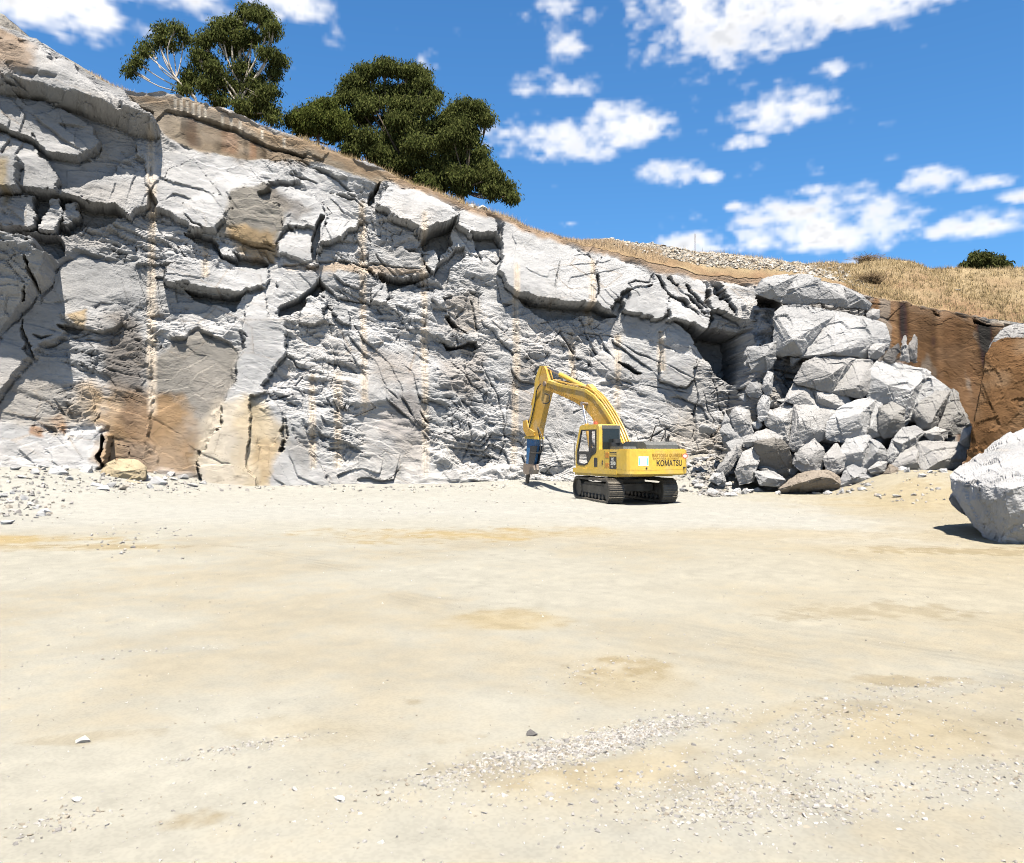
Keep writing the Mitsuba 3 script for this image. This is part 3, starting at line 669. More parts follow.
PALE, RUST, OCHRE = (.265, .272, .284), (.105, .062, .033), (.27, .235, .17)
BOULDERS = [
    # name, label, outline, distance, depth behind, nearer points of its front, colour
    ('slab', 'pale domed rock slab at the top of the rock pile beside the dark recess', "757,292 764,281 775,277 800,276 818,280 820,290 819,301 805,304 788,302 770,297", 39.6, 2.2, "790,289,.7 772,287,.5", None),
    ('slab', 'pale sloping slab with two dark scratches on top of the rock pile, below the dry grass', "819,283 840,286 860,295 869,304 866,309 846,307 824,303 819,299", 39.4, 1.8, "845,298,.5", None),
    ('boulder', 'largest pale block near the top of the rock pile, with a flat overhanging underside', "779,315 786,309 800,308,.4 830,313,.6 862,320,.4 880,325,.3 884,338 884,347 868,356 840,358 826,358 795,353 778,351 777,338", 38.7, 1.6, "793,340,.9 835,331,.45 868,342,.6 832,353,.9", None),
    ('boulder', 'blocky grey stone wedged left of the largest block, under the dark recess', "753,350 776,342 777,352 771,366 765,372 752,370 748,362", 38.6, 1, "764,356,.4", None),
    ('slab', 'white tilted slab directly below the largest block, with a dark gap under its right end', "797,382 808,363 818,358,.6 845,359,.7 870,362,.5 869,378 866,391 860,397 842,393 825,389 810,386", 37.9, 1.2, "832,374,.5 856,388,.6", PALE),
    ('slab', 'pale slab with a pointed right corner in the middle of the rock pile', "787,400 795,385,.5 812,383,.6 830,388,.4 844,395 850,405 842,413 834,412 822,406 800,405", 37.7, 1.2, "820,397,.5 838,405,.4", PALE),
    ('boulder', 'broad crumbly pale mass leaning against the brown face on the right of the pile', "868,374 880,365,.4 898,367,.5 920,371,.5 932,379,.3 945,388 954,394 954,405 930,408 915,412 905,421 890,416 875,402 868,390", 37.9, 1.6, "890,386,.6 912,390,.6 936,396,.3", None),
    ('boulder', 'grey flat faced boulder below the crumbly mass at the right end of the pile', "917,406 936,393,.4 954,393,.4 956,407 965,416 968,425 960,433 940,431 920,429 916,416", 37.3, 1.4, "942,403,.35 930,424,.6", (.22, .225, .232)),
    ('shard', 'thin upright pale shard standing in front of the brown face', "900,360 902,342 905,337 908,348 909,361", 38.4, .4, "905,350,.2", PALE),
    ('shard', 'forked upright shard, the right one of two in front of the brown face', "910,361 909,347 914,335 917,338 916,350 916,362", 38.5, .4, "914,350,.2", (.22, .22, .226)),
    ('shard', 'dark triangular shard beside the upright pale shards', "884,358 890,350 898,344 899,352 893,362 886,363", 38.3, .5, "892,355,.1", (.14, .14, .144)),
    ('boulder', 'small white block beside the dark triangular shard', "869,350 873,344 884,345 883,353 876,359 869,358", 38.2, .8, "876,350,.3", PALE),
    ('stone', 'small round white stone on the corner of the brown face above the pile', "867,314 872,310 878,311 878,318 872,320 868,318", 39.2, .5, "873,315,.25", PALE),
    ('boulder', 'broad white boulder in the middle of the pile, its top worn smooth', "766,414 785,408,.5 818,406,.6 836,414,.3 833,425 823,436 808,446 795,449 780,434 768,425", 37.4, 1.4, "800,421,.5 815,431,.4", PALE),
    ('boulder', 'rugged pale boulder on the right of the broad white one', "829,422 845,406,.4 868,401,.5 882,405,.3 884,420 880,433 862,440 846,441 830,438", 37.1, 1.4, "858,416,.6 870,428,.5", None),
    ('boulder', 'grey faced boulder left of the flat faced one at the right of the pile', "880,408 892,404,.3 903,410 904,422 900,434 884,437 878,426", 36.9, 1.2, "892,418,.5", (.21, .215, .22)),
    ('shard', 'tall narrow slab standing on end at the left of the pile', "762,388 764,379 768,372 773,374 772,392 766,396", 38.0, .6, "768,384,.3", None),
    ('shard', 'second narrow standing slab, below the tall one at the left of the pile', "758,412 759,401 763,395 769,398 767,416 760,420", 37.6, .6, "764,405,.3", None),
    ('boulder', 'squat stone left of the standing slabs under the recess', "747,391 750,383 760,384 765,390 758,396 750,396", 38.2, .8, "756,389,.3", None),
    ('boulder', 'pale angular stone above the gap at the left foot of the pile', "731,417 735,409 748,409 751,420 753,432 745,439 738,435 733,425", 37.9, 1, "742,420,.4", PALE),
    ('boulder', 'leaning grey stone at the far left of the pile against the wall', "721,432 726,416 735,427 744,440 736,445 724,443", 38.0, .8, "732,434,.3", None),
    ('slab', 'thin pale capping slab lying over the dark faced block', "745,442 752,434 766,430,.4 781,437,.3 778,442 760,444 748,447", 36.9, 1.2, "764,440,.4", PALE),
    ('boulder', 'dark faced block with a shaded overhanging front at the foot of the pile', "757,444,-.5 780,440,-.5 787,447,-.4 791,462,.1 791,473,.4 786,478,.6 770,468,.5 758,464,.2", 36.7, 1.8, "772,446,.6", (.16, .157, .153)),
    ('boulder', 'white block left of the dark faced block', "735,472 742,453 757,446,.3 758,466 753,481 740,484", 36.5, 1.2, "748,464,.35", PALE),
    ('boulder', 'low grey stone under the dark faced block', "755,472 770,471,.3 785,480 781,486 760,485", 36.2, .9, "768,478,.3", None),
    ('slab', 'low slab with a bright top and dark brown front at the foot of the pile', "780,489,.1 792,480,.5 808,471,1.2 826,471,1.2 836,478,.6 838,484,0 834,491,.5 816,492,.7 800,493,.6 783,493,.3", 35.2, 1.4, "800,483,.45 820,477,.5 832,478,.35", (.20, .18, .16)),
    ('boulder', 'crumpled white stone between the broad white boulder and the low dark fronted slab', "793,462 800,450 814,440,.3 823,448 826,462 818,471 803,472", 36.4, 1.2, "810,456,.4", PALE),
    ('boulder', 'grey cracked stone right of the low dark fronted slab', "836,488 844,471 852,465,.3 866,469 873,478 863,487 842,491", 35.6, 1, "855,478,.4", None),
    ('stone', 'round brownish stone at the edge of the sandy slope right of the pile', "884,473 890,465 897,469 897,477 888,481", 35.3, .6, "891,473,.25", (.20, .18, .16)),
    ('slab', 'wide pale slab lying flat at the right foot of the pile', "893,466 905,452,.6 917,445,.9 940,443,1 967,445,.8 963,459 950,467 920,471 900,471", 35.8, 1.4, "915,460,.4 945,458,.4", PALE),
    ('boulder', 'pale stone leaning above the wide flat slab', "887,457 892,441 902,430,.3 914,428,.3 922,433 912,446 900,456 892,463", 36.5, 1, "902,444,.4", None),
    ('boulder', 'small white stone lying on the wide flat slab', "924,433 936,428 948,430 947,438 932,441", 36.5, .7, "936,434,.3", PALE),
    ('boulder', 'jagged stone in the gap between the pile and the rust brown boulder', "960,442 964,429 974,426 977,438 969,448", 36.0, .8, "968,436,.3", None),
    ('boulder', 'grey stone in the middle of the foot of the pile', "839,455 848,441,.3 866,438,.4 880,445 888,456 880,465 860,468 845,466", 36.3, 1.2, "862,452,.45", None),
    ('boulder', 'narrow stone between the crumpled white and the grey stone at the foot of the pile', "823,458 836,444,.3 845,455 842,471 828,474", 36.2, 1, "835,458,.35", PALE),
    ('stone', 'flat wedge shaped stone in front of the cracked grey stone', "867,470 878,462 886,463 884,471 873,475", 35.5, .7, "877,467,.25", PALE),
    ('stone', 'thin flat brown stone on the sand in front of the pile', "872,491 880,487 890,490 888,494 876,495", 33.6, .4, "880,490,.15", (.23, .175, .12)),
    ('slab', 'leaning pale slab in the rubble left of the pile', "717,470 728,453 738,447 740,455 730,470 722,476", 37.2, .7, "728,462,.25", PALE),
    ('boulder', 'dark mouthed stone in the rubble right of the excavator', "709,480 713,473 722,473 725,481 718,485", 36.8, .7, "716,477,.2", None),
    ('boulder', 'rust brown flat faced boulder behind the big white boulder at the right edge', "972,450 977,420 985,380 990,356 994,347 1004,343 1024,343 1062,345 1068,400 1062,452 1000,458", 33.0, 3.0, "1000,360,.35 990,430,.4 1040,380,.4", RUST),
    ('boulder', 'pale broken rock resting on top of the rust brown boulder', "992,347 998,338 1006,329 1014,326 1034,327 1046,340 1040,348 1010,346", 33.4, 1.6, "1012,338,.3", PALE),
    ('boulder', 'cream coloured rock at the foot of the brown stained wall on the left', "100,480 108,465,.2 120,460,.3 137,461,.3 145,468 143,478 135,484 115,485", 36.0, 1.1, "118,472,.4", OCHRE),
    ('slab', 'tan flat stone under the cream coloured rock', "119,487 128,481 142,484 142,491 124,491", 35.2, .6, "132,486,.15", (.25, .22, .17)),
    ('stone', 'upright grey stone left of the cream coloured rock', "77,476 84,468 92,466 92,480 84,483", 35.9, .7, "86,474,.25", None),
    ('stone', 'flat topped stone with a dark hollow under it on the left bank', "48,488 55,484 62,483 60,489 52,491", 34.3, .6, "56,486,.15", None),
    ('stone', 'biggest grey stone of the small heap at the left edge', "-6,520 0,504 8,499 16,502 14,512 2,520", 27.5, .8, "6,508,.25", None),
    ('stone', 'pale stone in front of the biggest one in the heap at the left edge', "10,516 18,508 27,507 30,515 22,521 12,521", 26.8, .6, "20,513,.2", PALE),
    ('stone', 'white stone at the right end of the heap at the left edge', "18,524 26,516 34,515 36,522 28,526", 26.2, .5, "28,520,.2", PALE),
]
def halves(outline, front, Y, r):
    """A broken block parts along one joint: its two pieces stand a little apart in depth."""
    o = [p.split(',') for p in outline.split()]
    ring = np.array([[float(p[0]), float(p[1])] for p in o])
    if np.ptp(ring[:, 0]) < 26 or len(ring) < 8:
        return [(outline, front, Y)]
    ring = ring + .05 * (ring - ring.mean(0))
    extra = {(float(p[0]), float(p[1])): float(p[2]) if len(p) > 2 else 0.0 for p in o}
    a, c = r.uniform(.9, 2.3), ring.mean(0) + r.normal(0, .12, 2) * np.ptp(ring, 0)
    n = np.array([math.cos(a - math.pi / 2), math.sin(a - math.pi / 2)])
    fr = [p.split(',') for p in front.split()]
    out = []
    poly = shapely.Polygon(ring).buffer(0)
    u = np.array([-n[1], n[0]])
    for sgn in (-1, 1):
        half = shapely.Polygon([c + u * 300, c - u * 300, c - u * 300 + sgn * n * 300, c + u * 300 + sgn * n * 300])
        piece = poly.intersection(half)
        if piece.geom_type != 'Polygon' or piece.area < 40:
            return [(outline, front, Y)]
        q = np.array(piece.exterior.coords)[:-1]
        dz = lambda p: extra[min(extra, key=lambda e: (e[0] - p[0]) ** 2 + (e[1] - p[1]) ** 2)]
        f = [p for p in fr if sgn * (np.array([float(p[0]), float(p[1])]) - c) @ n > 0]
        m = q.mean(0) + r.normal(0, .12, 2) * np.ptp(q, 0)
        f = f or [[str(m[0]), str(m[1]), str(r.uniform(.2, .5))]]
        out.append((' '.join(f'{x},{y},{dz((x, y)) * .8}' for x, y in q), ' '.join(','.join(p) for p in f), Y + r.uniform(-.22, .22)))
    return out


rng = np.random.default_rng(7)
for k, (name, label, outline, Y, back, front, colour) in enumerate(BOULDERS):
    ms, cs, n = [], [], 0
    tone = rng.uniform(.70, .95)
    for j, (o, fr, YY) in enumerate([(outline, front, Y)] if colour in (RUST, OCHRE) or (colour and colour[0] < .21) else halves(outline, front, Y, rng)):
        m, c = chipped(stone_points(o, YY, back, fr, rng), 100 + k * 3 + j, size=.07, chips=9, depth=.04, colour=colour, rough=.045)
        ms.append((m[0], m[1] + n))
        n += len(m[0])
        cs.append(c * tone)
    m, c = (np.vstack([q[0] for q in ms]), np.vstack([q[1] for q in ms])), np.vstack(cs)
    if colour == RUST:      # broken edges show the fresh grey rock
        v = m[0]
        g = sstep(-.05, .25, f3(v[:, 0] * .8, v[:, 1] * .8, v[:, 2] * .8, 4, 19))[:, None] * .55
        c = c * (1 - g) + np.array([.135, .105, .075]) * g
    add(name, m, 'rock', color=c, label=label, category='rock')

# the big white boulder at the right edge, overhanging on its left
Y = 20.3
body = [at(*p[:2], Y + p[2]) for p in ((945, 484, 0), (949, 475, .2), (963, 465, .5), (976, 456, .8), (986, 452, .9), (1000, 440, 1.1), (1012, 434, 1.2), (1026, 429, 1.2), (1080, 420, 1.2), (1100, 470, .8),
        (957, 490, -.7), (975, 489, -2.1), (1000, 490, -2.9), (1026, 488, -3.2), (1090, 488, -3.2), (967, 517, -.6), (974, 525, -1.1), (986, 538, -1.8), (1004, 545, -2.3), (1018, 547, -2.4), (1090, 550, -2.5), (986, 506, -2.1), (1010, 517, -2.85), (1040, 520, -3.05), (990, 486, -2.3), (1012, 486, -2.9), (1000, 530, -2.3), (1000, 525, .6), (1080, 525, 1.4), (975, 480, 1.4), (1095, 520, -.6))]
lump = [at(*p[:2], Y + p[2]) for p in ((950, 499, .5), (952, 494, .6), (958, 489, .6), (954, 509, .5), (966, 516, .45), (985, 524, .5), (985, 490, .6), (960, 500, 1.3), (985, 520, 1.4), (990, 490, 1.4))]
m, c = chipped(body, 301, size=.05, chips=12, depth=.03, rough=.05)
m2, c2 = chipped(lump, 302, size=.09, chips=8, rough=.05)
v = np.vstack([m[0], m2[0]])
c = np.vstack([c, c2]) * .85
tan = sstep(.0, .2, f3(v[:, 0] * 1.2, v[:, 1] * 1.2, v[:, 2] * 1.2, 3, 23))[:, None] * .3 * sstep(11.6, 12.6, v[:, 0])[:, None]
c = c * (1 - tan) + tan * np.array([.25, .2, .14])
add('boulder', (v, np.vstack([m[1], m2[1] + len(m[0])])), 'rock', color=np.clip(c, .02, .8), label='big white overhanging boulder on the sand at the right edge, casting a black shadow', category='rock')


def pebble(seed, flat=.7):
    r = np.random.default_rng(seed)
    p = r.normal(size=(11, 3))
    p /= np.linalg.norm(p, axis=1, keepdims=True)
    h = trimesh.convex.convex_hull(p * r.uniform(.75, 1.1, (11, 1)) * np.array([1, r.uniform(.6, .9), r.uniform(.4, flat)]))
    return np.array(h.vertices), np.array(h.faces)


PEBBLES = [pebble(s) for s in range(12)]


def scatter(places, sizes, seed, colour, spread=.2, sink=.25):
    """One mesh of many stones lying at the places."""
    r = np.random.default_rng(seed)
    vs, fs, cs, n = [], [], [], 0
    for p, s in zip(places, sizes):
        v, f = PEBBLES[r.integers(len(PEBBLES))]
        a, t = r.uniform(0, 2 * math.pi), r.normal(0, .3)
        R = np.array([[math.cos(a), -math.sin(a), 0], [math.sin(a), math.cos(a), 0], [0, 0, 1]]) @ np.array([[1, 0, 0], [0, math.cos(t), -math.sin(t)], [0, math.sin(t), math.cos(t)]])
        w = v @ R.T * s
        vs.append(w + np.asarray(p) + [0, 0, s * (.5 - sink)])
        fs.append(f + n)
        n += len(v)
        cs.append(np.repeat((np.array(colour[r.integers(len(colour))]) * r.uniform(1 - spread, 1 + spread))[None], len(v), 0))
    return (np.vstack(vs), np.vstack(fs)), np.clip(np.vstack(cs), .02, .8)


GREYS = [(.22, .22, .224), (.18, .184, .19), (.25, .25, .247), (.21, .20, .185), (.14, .14, .144)]
rng = np.random.default_rng(17)
# stones one can tell apart, along the foot of the wall
GROUPS = [
    ("angular grey stone in the rubble strip at the foot of the left wall", 'grey stones in the left rubble strip', [(5, 466), (16, 470), (28, 466), (36, 474), (46, 470), (58, 474), (66, 472), (70, 480), (97, 486), (104, 490), (112, 487), (150, 488), (158, 484), (165, 480), (171, 476), (176, 480), (183, 479), (196, 486), (203, 484), (147, 480), (24, 478)], .34),
    ("grey stone scattered in the small heap at the left edge", 'stones of the left heap', [(3, 497), (12, 494), (36, 509), (41, 516), (46, 514), (8, 524), (30, 505), (24, 500)], .24),
    ("broken stone in the rubble between the excavator and the rock pile", 'rubble stones right of the excavator', [(690, 466), (696, 474), (703, 470), (700, 482), (712, 488), (722, 489), (731, 486), (738, 489), (748, 490), (760, 491), (728, 480), (694, 458), (706, 460), (699, 448), (712, 452), (716, 462), (744, 488), (686, 480)], .36),
    ("small stone on the sand along the foot of the rock pile", 'stones along the foot of the pile', [(770, 490), (778, 494), (842, 493), (850, 492), (862, 490), (868, 486), (902, 475), (908, 472), (922, 474), (930, 473), (898, 482), (818, 494), (828, 494), (957, 470), (944, 472)], .25),
]
for label, group, places, size in GROUPS:
    for k, (px, py) in enumerate(places):
        p = on_ground(px, py)
        v, f = PEBBLES[rng.integers(12)]
        m, c = chipped(v * size * rng.uniform(.6, 1.3) + p + [0, 0, size * .2], 400 + k * 7 + len(group), size=.12, chips=3, rough=.03)
        add('stone', m, 'rock', color=c * rng.uniform(.85, 1.15), label=label, category='rock', group=group)
for (px, py), size, label in (((84, 742), .06, 'single white stone lying on the bare floor at the lower left'), ((79, 800), .045, 'pale grey stone on the bare floor near the lower left corner'), ((531, 735), .05, 'dark flat stone above the gravel patch'), ((343, 799), .05, 'whitish stone on the floor left of the gravel patch')):
    p = on_ground(px, py)
    v, f = PEBBLES[int(px) % 12]
    m, c = chipped(v * size + p + [0, 0, size * .2], 900 + int(px), size=.02, chips=3, rough=.02, colour=(.08, .08, .083) if 'dark' in label else (.33, .33, .33))
    add('stone', m, 'rock', color=c, label=label, category='rock')

# smaller broken blocks that fill the pile
FILL = pts("752,352 757,372 764,400 748,402 742,408 726,422 744,442 762,446 778,446 790,440 800,448 812,438 790,405 796,360 845,405 866,396 858,412 880,440 905,432 918,440 905,398 916,418 872,386 862,364 876,362 890,365 935,440 912,452 846,444 826,440 832,470 846,466 872,460 886,462 768,434 776,420 757,424 768,478 794,476 800,488 736,446 728,446 752,442 712,440 706,430 718,448 930,440 950,438 955,428 968,436 800,400 812,402 840,398 866,404 752,364 770,402 784,400 820,360 875,470 760,380 745,398 740,404 790,470 735,486 880,384 896,376 922,386 940,400 946,412 782,452 870,452 900,466 854,456")
for k, (px, py) in enumerate(FILL):
    if px < 770 and k % 2:
        continue
    Y = 38.9 - 2.2 * (py - 355) / 130 + .35
    s = rng.uniform(.36, .72)
    v, f = PEBBLES[rng.integers(12)]
    a = rng.uniform(0, 6.28)
    R = np.array([[math.cos(a), -math.sin(a), 0], [math.sin(a), math.cos(a), 0], [0, 0, 1]])
    m, c = chipped((v * [1, 1, 1.25] * s) @ R.T + at(px, py, Y), 700 + k, size=.09, chips=4, rough=.03)
    add('boulder', m, 'rock', color=c * rng.uniform(.68, .92), **(dict(label='smaller broken block at the left end of the rock pile, toward the excavator', group='small blocks at the left of the pile') if px < 775 else dict(label='smaller broken block filling a gap in the middle of the rock pile', group='small blocks in the middle of the pile') if px < 872 else dict(label='smaller broken block at the right end of the rock pile, toward the brown face', group='small blocks at the right of the pile')), category='rock')

# rubble too small to tell apart
pl, sz = [], []
def strew(px0, px1, py0, py1, n, smin, smax):
    pl.extend(on_ground((px0 + px1) / 2 + (px1 - px0) * .62 * np.clip(rng.normal(0, .42, n), -1, 1), py0 + (py1 - py0) * rng.beta(1.3, 2.0, n)))
    sz.extend(smin + (smax - smin) * rng.beta(1, 3.5, n))


for a in ((-40, 210, 463, 494, 330, .05, .24), (-30, 60, 490, 527, 160, .04, .2), (60, 240, 478, 500, 150, .04, .14), (210, 560, 482, 494, 150, .04, .2), (684, 750, 452, 494, 800, .06, .36), (760, 900, 482, 496, 170, .04, .16), (880, 965, 462, 486, 80, .04, .2), (250, 530, 486, 520, 90, .03, .09), (60, 200, 520, 560, 60, .03, .08)):
    strew(*a)
m, c = scatter(pl, sz, 5, GREYS)
add('rubble', m, 'dirt', color=c, kind='stuff', label='loose grey rubble along the foot of the quarry wall')

# gravel on the floor: sparse everywhere near, dense in a few swaths
pl, sz = [], []
rng = np.random.default_rng(23)
SWATH = [(.5, 5.6, .55, .13, .62, 3200), (.75, 5.75, .3, .08, .62, 900), (2.2, 6.05, .6, .22, .9, 450), (1.45, 4.75, .45, .2, .2, 1300), (3.1, 5.2, .5, .16, .3, 450), (3.7, 7.1, .5, .14, .3, 150), (-1.85, 5.6, .25, .05, .4, 200), (-3.9, 8.3, .8, .10, .5, 70), (.85, 7.6, .35, .2, .6, 120), (2.4, 5.2, 1.2, .6, 0, 500), (.4, 4.9, .8, .3, .1, 450), (3.4, 6.4, 1.0, .4, .3, 350), (-1.6, 4.7, 1.0, .3, .1, 120), (-2.6, 4.5, .12, .10, .4, 120)]
for x, y, a, b, sl, n in SWATH:
    u, w = rng.normal(0, 1, n), rng.normal(0, 1, n)
    xx, yy = x + a * u, y + b * w + sl * a * u
    ok = yy > 2.8
    pl.append(np.stack([xx, yy, ground_z(xx, yy)], -1)[ok])
    sz.append((.006 + .042 * rng.beta(1, 7, n))[ok])
n = 3800
yy = 3.2 + 26 * rng.random(n) ** 2.0
xx = (rng.random(n) - .5) * 1.5 * yy
dens = f3(xx / 1.7, yy / 1.1, 0, 3, 131) + .03 * (xx > 0)
ok = dens > rng.uniform(-.25, .22, n)
pl.append(np.stack([xx, yy, ground_z(xx, yy)], -1)[ok])
sz.append((.005 + .018 * rng.beta(1, 5, n) + .0009 * yy * rng.random(n))[ok])
pl, sz = np.vstack(pl), np.concatenate(sz)
m, c = scatter(pl, sz, 6, [(.25, .25, .248), (.21, .212, .215), (.28, .28, .278), (.20, .185, .16), (.15, .15, .152), (.27, .27, .268)], .2, .42)
add('gravel', m, 'dirt', color=c * .93, kind='stuff', label='grey gravel strewn in swaths over the sandy floor')

# ---------------------------------------------------------------- excavator (local axes: x forward, y left, z up)
EX, EY, YAW, TRACK_YAW = 4.46, 32.2, .45, .26
GROUND = float(ground_z(np.array(EX), np.array(EY))) + .02
HOUSE = T().translate([EX, EY, GROUND]).rotate([0, 0, 1], 90 + math.degrees(YAW))
CARRIER = T().translate([EX, EY, GROUND]).rotate([0, 0, 1], 90 + math.degrees(TRACK_YAW))


def paint(rgb, rough=.35, metal=0.0):
    return {'type': 'twosided', 'bsdf': {'type': 'principled', 'base_color': rgb if isinstance(rgb, dict) else {'type': 'rgb', 'value': rgb}, 'roughness': rough, 'metallic': metal, 'specular': .45}}


def dusty(rgb, dust, amount, top=0.0):
    """Paint under quarry dust that lies in blotches and thickest low down."""
    def fn(p, n, uv):
        d = mikit.smoothstep(.45, .8, mikit.fbm(p.x * 2.6, p.y * 2.6, p.z * 2.2, 4)) * amount + mikit.smoothstep(1.5, .2, p.z) * amount * .8 + top * mikit.smoothstep(.5, 1, n.z)
        w = mikit.fbm(p.x * 9, p.y * 9, p.z * 7, 3)
        return mikit.mix(rgb, dust, dr.clip(d, 0, 1)) * (.88 + .24 * w)
    return proc(fn)


scene['yellow_paint'] = paint(dusty((.42, .29, .045), (.29, .27, .21), .28, .25), .38)
scene['boom_paint'] = paint(dusty((.35, .21, .035), (.29, .25, .18), .42, .3), .42)
scene['track_steel'] = paint(dusty((.03, .028, .027), (.15, .14, .12), .35, .45), .6, .2)
scene['dark_paint'] = paint((.022, .024, .027), .4)
scene['hood_grey'] = paint(dusty((.055, .062, .066), (.16, .155, .14), .3, .3), .45)
scene['rubber'] = paint((.02, .02, .02), .6)
scene['chrome'] = {'type': 'twosided', 'bsdf': {'type': 'roughconductor', 'material': 'Cr', 'alpha': .18}}
scene['blue_paint'] = paint(dusty((.012, .085, .22), (.2, .19, .17), .22), .4)
scene['worn_steel'] = paint(dusty((.16, .13, .11), (.26, .24, .21), .5), .55, .3)
scene['white_paint'] = paint((.48, .5, .48), .5)
scene['teal_print'] = paint((.12, .42, .38), .5)
scene['black_print'] = paint((.02, .018, .015), .5)
scene['brown_print'] = paint((.2, .11, .015), .5)
scene['red_print'] = paint((.45, .10, .06), .5)
scene['orange_print'] = paint((.42, .16, .03), .5)
scene['cab_glass'] = {'type': 'thindielectric'}
scene['tinted_glass'] = {'type': 'twosided', 'bsdf': {'type': 'principled', 'base_color': {'type': 'rgb', 'value': [.015, .018, .02]}, 'roughness': .08, 'specular': .6}}

box = trimesh.creation.box


def bx(x0, x1, y0, y1, z0, z1):
    return box(bounds=[[min(x0, x1), min(y0, y1), min(z0, z1)], [max(x0, x1), max(y0, y1), max(z0, z1)]])


def plate(poly, y0, y1):
    """A side profile (x, z) between y0 and y1."""
    m = trimesh.creation.extrude_polygon(shapely.Polygon(poly).buffer(0), abs(y1 - y0), engine='earcut')
    m.apply_transform(np.array([[1, 0, 0, 0], [0, 0, -1, max(y0, y1)], [0, 1, 0, 0], [0, 0, 0, 1.0]]))
    return m


def slab_plan(poly, z0, z1):
    m = trimesh.creation.extrude_polygon(shapely.Polygon(poly).buffer(0), z1 - z0, engine='earcut')
    m.apply_translation([0, 0, z0])
    return m


def rod(a, b, r, n=12):
    return trimesh.creation.cylinder(r, segment=[a, b], sections=n)


def pin(x, z, y0, y1, r, n=16):
    return rod((x, y0, z), (x, y1, z), r, n)


def hose(points, r, n=8):
    p = np.array(points, float)
    t = np.linspace(0, 1, len(p))
    q = np.stack([PchipInterpolator(t, p[:, k])(np.linspace(0, 1, 24)) for k in range(3)], -1)
    return trimesh.util.concatenate([rod(q[i], q[i + 1], r, n) for i in range(23)])


def join(*m):
    return trimesh.util.concatenate(list(m))


XK = 'excavator'
labels[XK] = {'label': 'yellow tracked excavator with a blue hydraulic hammer, parked at the foot of the quarry wall', 'category': 'excavator'}


def ex(name, mesh, mat, frame=HOUSE, smooth=False, **info):
    return add(f'{XK}__{name}', mesh, mat, smooth, to_world=frame, **info)


# undercarriage
def track(y0, y1):
    c, R = 1.62, .43
    a = np.linspace(-math.pi / 2, math.pi / 2, 14)
    loop = [(c + R * math.cos(t), R + .03 + R * math.sin(t)) for t in a] + [(-c - R * math.cos(t), R + .03 - R * math.sin(t)) for t in a]
    belt = shapely.Polygon(loop)
    base = plate(list(belt.exterior.coords)[:-1], y0, y1)
    inner = belt.buffer(-.06)
    belt_mesh = trimesh.creation.extrude_polygon(belt.difference(inner), y1 - y0, engine='earcut')
    belt_mesh.apply_transform(np.array([[1, 0, 0, 0], [0, 0, -1, y1], [0, 1, 0, 0], [0, 0, 0, 1.0]]))
    shoes, n = [], 44
    ring = belt.exterior
    for k in range(n):
        q, q2 = ring.interpolate((k + .5) / n, True), ring.interpolate((k + .52) / n, True)
        d = np.array([q2.x - q.x, q2.y - q.y])
        d /= np.linalg.norm(d)
        o = np.array([d[1], -d[0]])
        if o @ np.array([q.x, q.y - R]) < 0:
            o = -o
        for s, w, h in ((0, .085, .018), (-.06, .018, .045), (.01, .018, .045), (.07, .018, .045)):
            b = box((2 * w if s == 0 and w > .05 else w, y1 - y0, h))
            p = np.array([q.x, q.y]) + d * s + o * h / 2
            b.apply_transform(np.array([[d[0], 0, o[0], p[0]], [0, 1, 0, (y0 + y1) / 2], [d[1], 0, o[1], p[1]], [0, 0, 0, 1]]))
            shoes.append(b)
    return join(belt_mesh, *shoes)


for y0, y1 in ((.8, 1.4), (-1.4, -.8)):
    k = ex('track', track(y0, y1), 'track_steel', CARRIER)
    ym = (y0 + y1) / 2
    add(k + '__track_frame', join(bx(-1.35, 1.35, ym - .17, ym + .17, .30, .62), plate([(-1.3, .62), (1.3, .62), (1.1, .72), (-1.1, .72)], ym - .12, ym + .12)), 'track_steel', to_world=CARRIER)
    add(k + '__sprocket', pin(-1.62, .46, ym - .16, ym + .2, .36, 22), 'track_steel', to_world=CARRIER)
    add(k + '__idler', pin(1.62, .46, ym - .16, ym + .2, .35, 22), 'track_steel', to_world=CARRIER)
    for i in range(7):
        add(k + '__roller', pin(-1.14 + i * .38, .20, ym - .2, ym + .22, .10), 'track_steel', to_world=CARRIER)
ex('undercarriage', join(bx(-.75, .75, -.62, .62, .45, .86), bx(-1.0, -.55, -.85, .85, .42, .70), bx(.55, 1.0, -.85, .85, .42, .70)), 'track_steel', CARRIER)
ex('slew_ring', rod((0, 0, .84), (0, 0, 1.06), .62, 32), 'dark_paint')

# deck and counterweight
arc = [(-2.70 + .22 * (y / 1.33) ** 2 * .9, y) for y in np.linspace(-1.12, 1.12, 15)]
cw = [(-1.62, 1.355), (-2.28, 1.355), (-2.40, 1.30), (-2.47, 1.22)] + arc[::-1] + [(-2.47, -1.22), (-2.40, -1.30), (-2.28, -1.355), (-1.62, -1.355)]
cp = shapely.Polygon(cw)
lower = trimesh.util.concatenate([slab_plan(list(cp.buffer(-.10 + .05 * i).intersection(shapely.box(-4, -3, -1.62, 3)).exterior.coords)[:-1], 1.08 + .03 * i, 1.111 + .03 * i) for i in range(2)])
k = ex('counterweight', join(lower, slab_plan(cw, 1.14, 1.28), slab_plan(list(cp.buffer(-.012).exterior.coords)[:-1], 1.28, 1.29), slab_plan(cw, 1.29, 2.02), slab_plan(list(cp.buffer(-.03).exterior.coords)[:-1], 2.02, 2.05), slab_plan(list(cp.buffer(-.07).exterior.coords)[:-1], 2.05, 2.07)), 'yellow_paint')


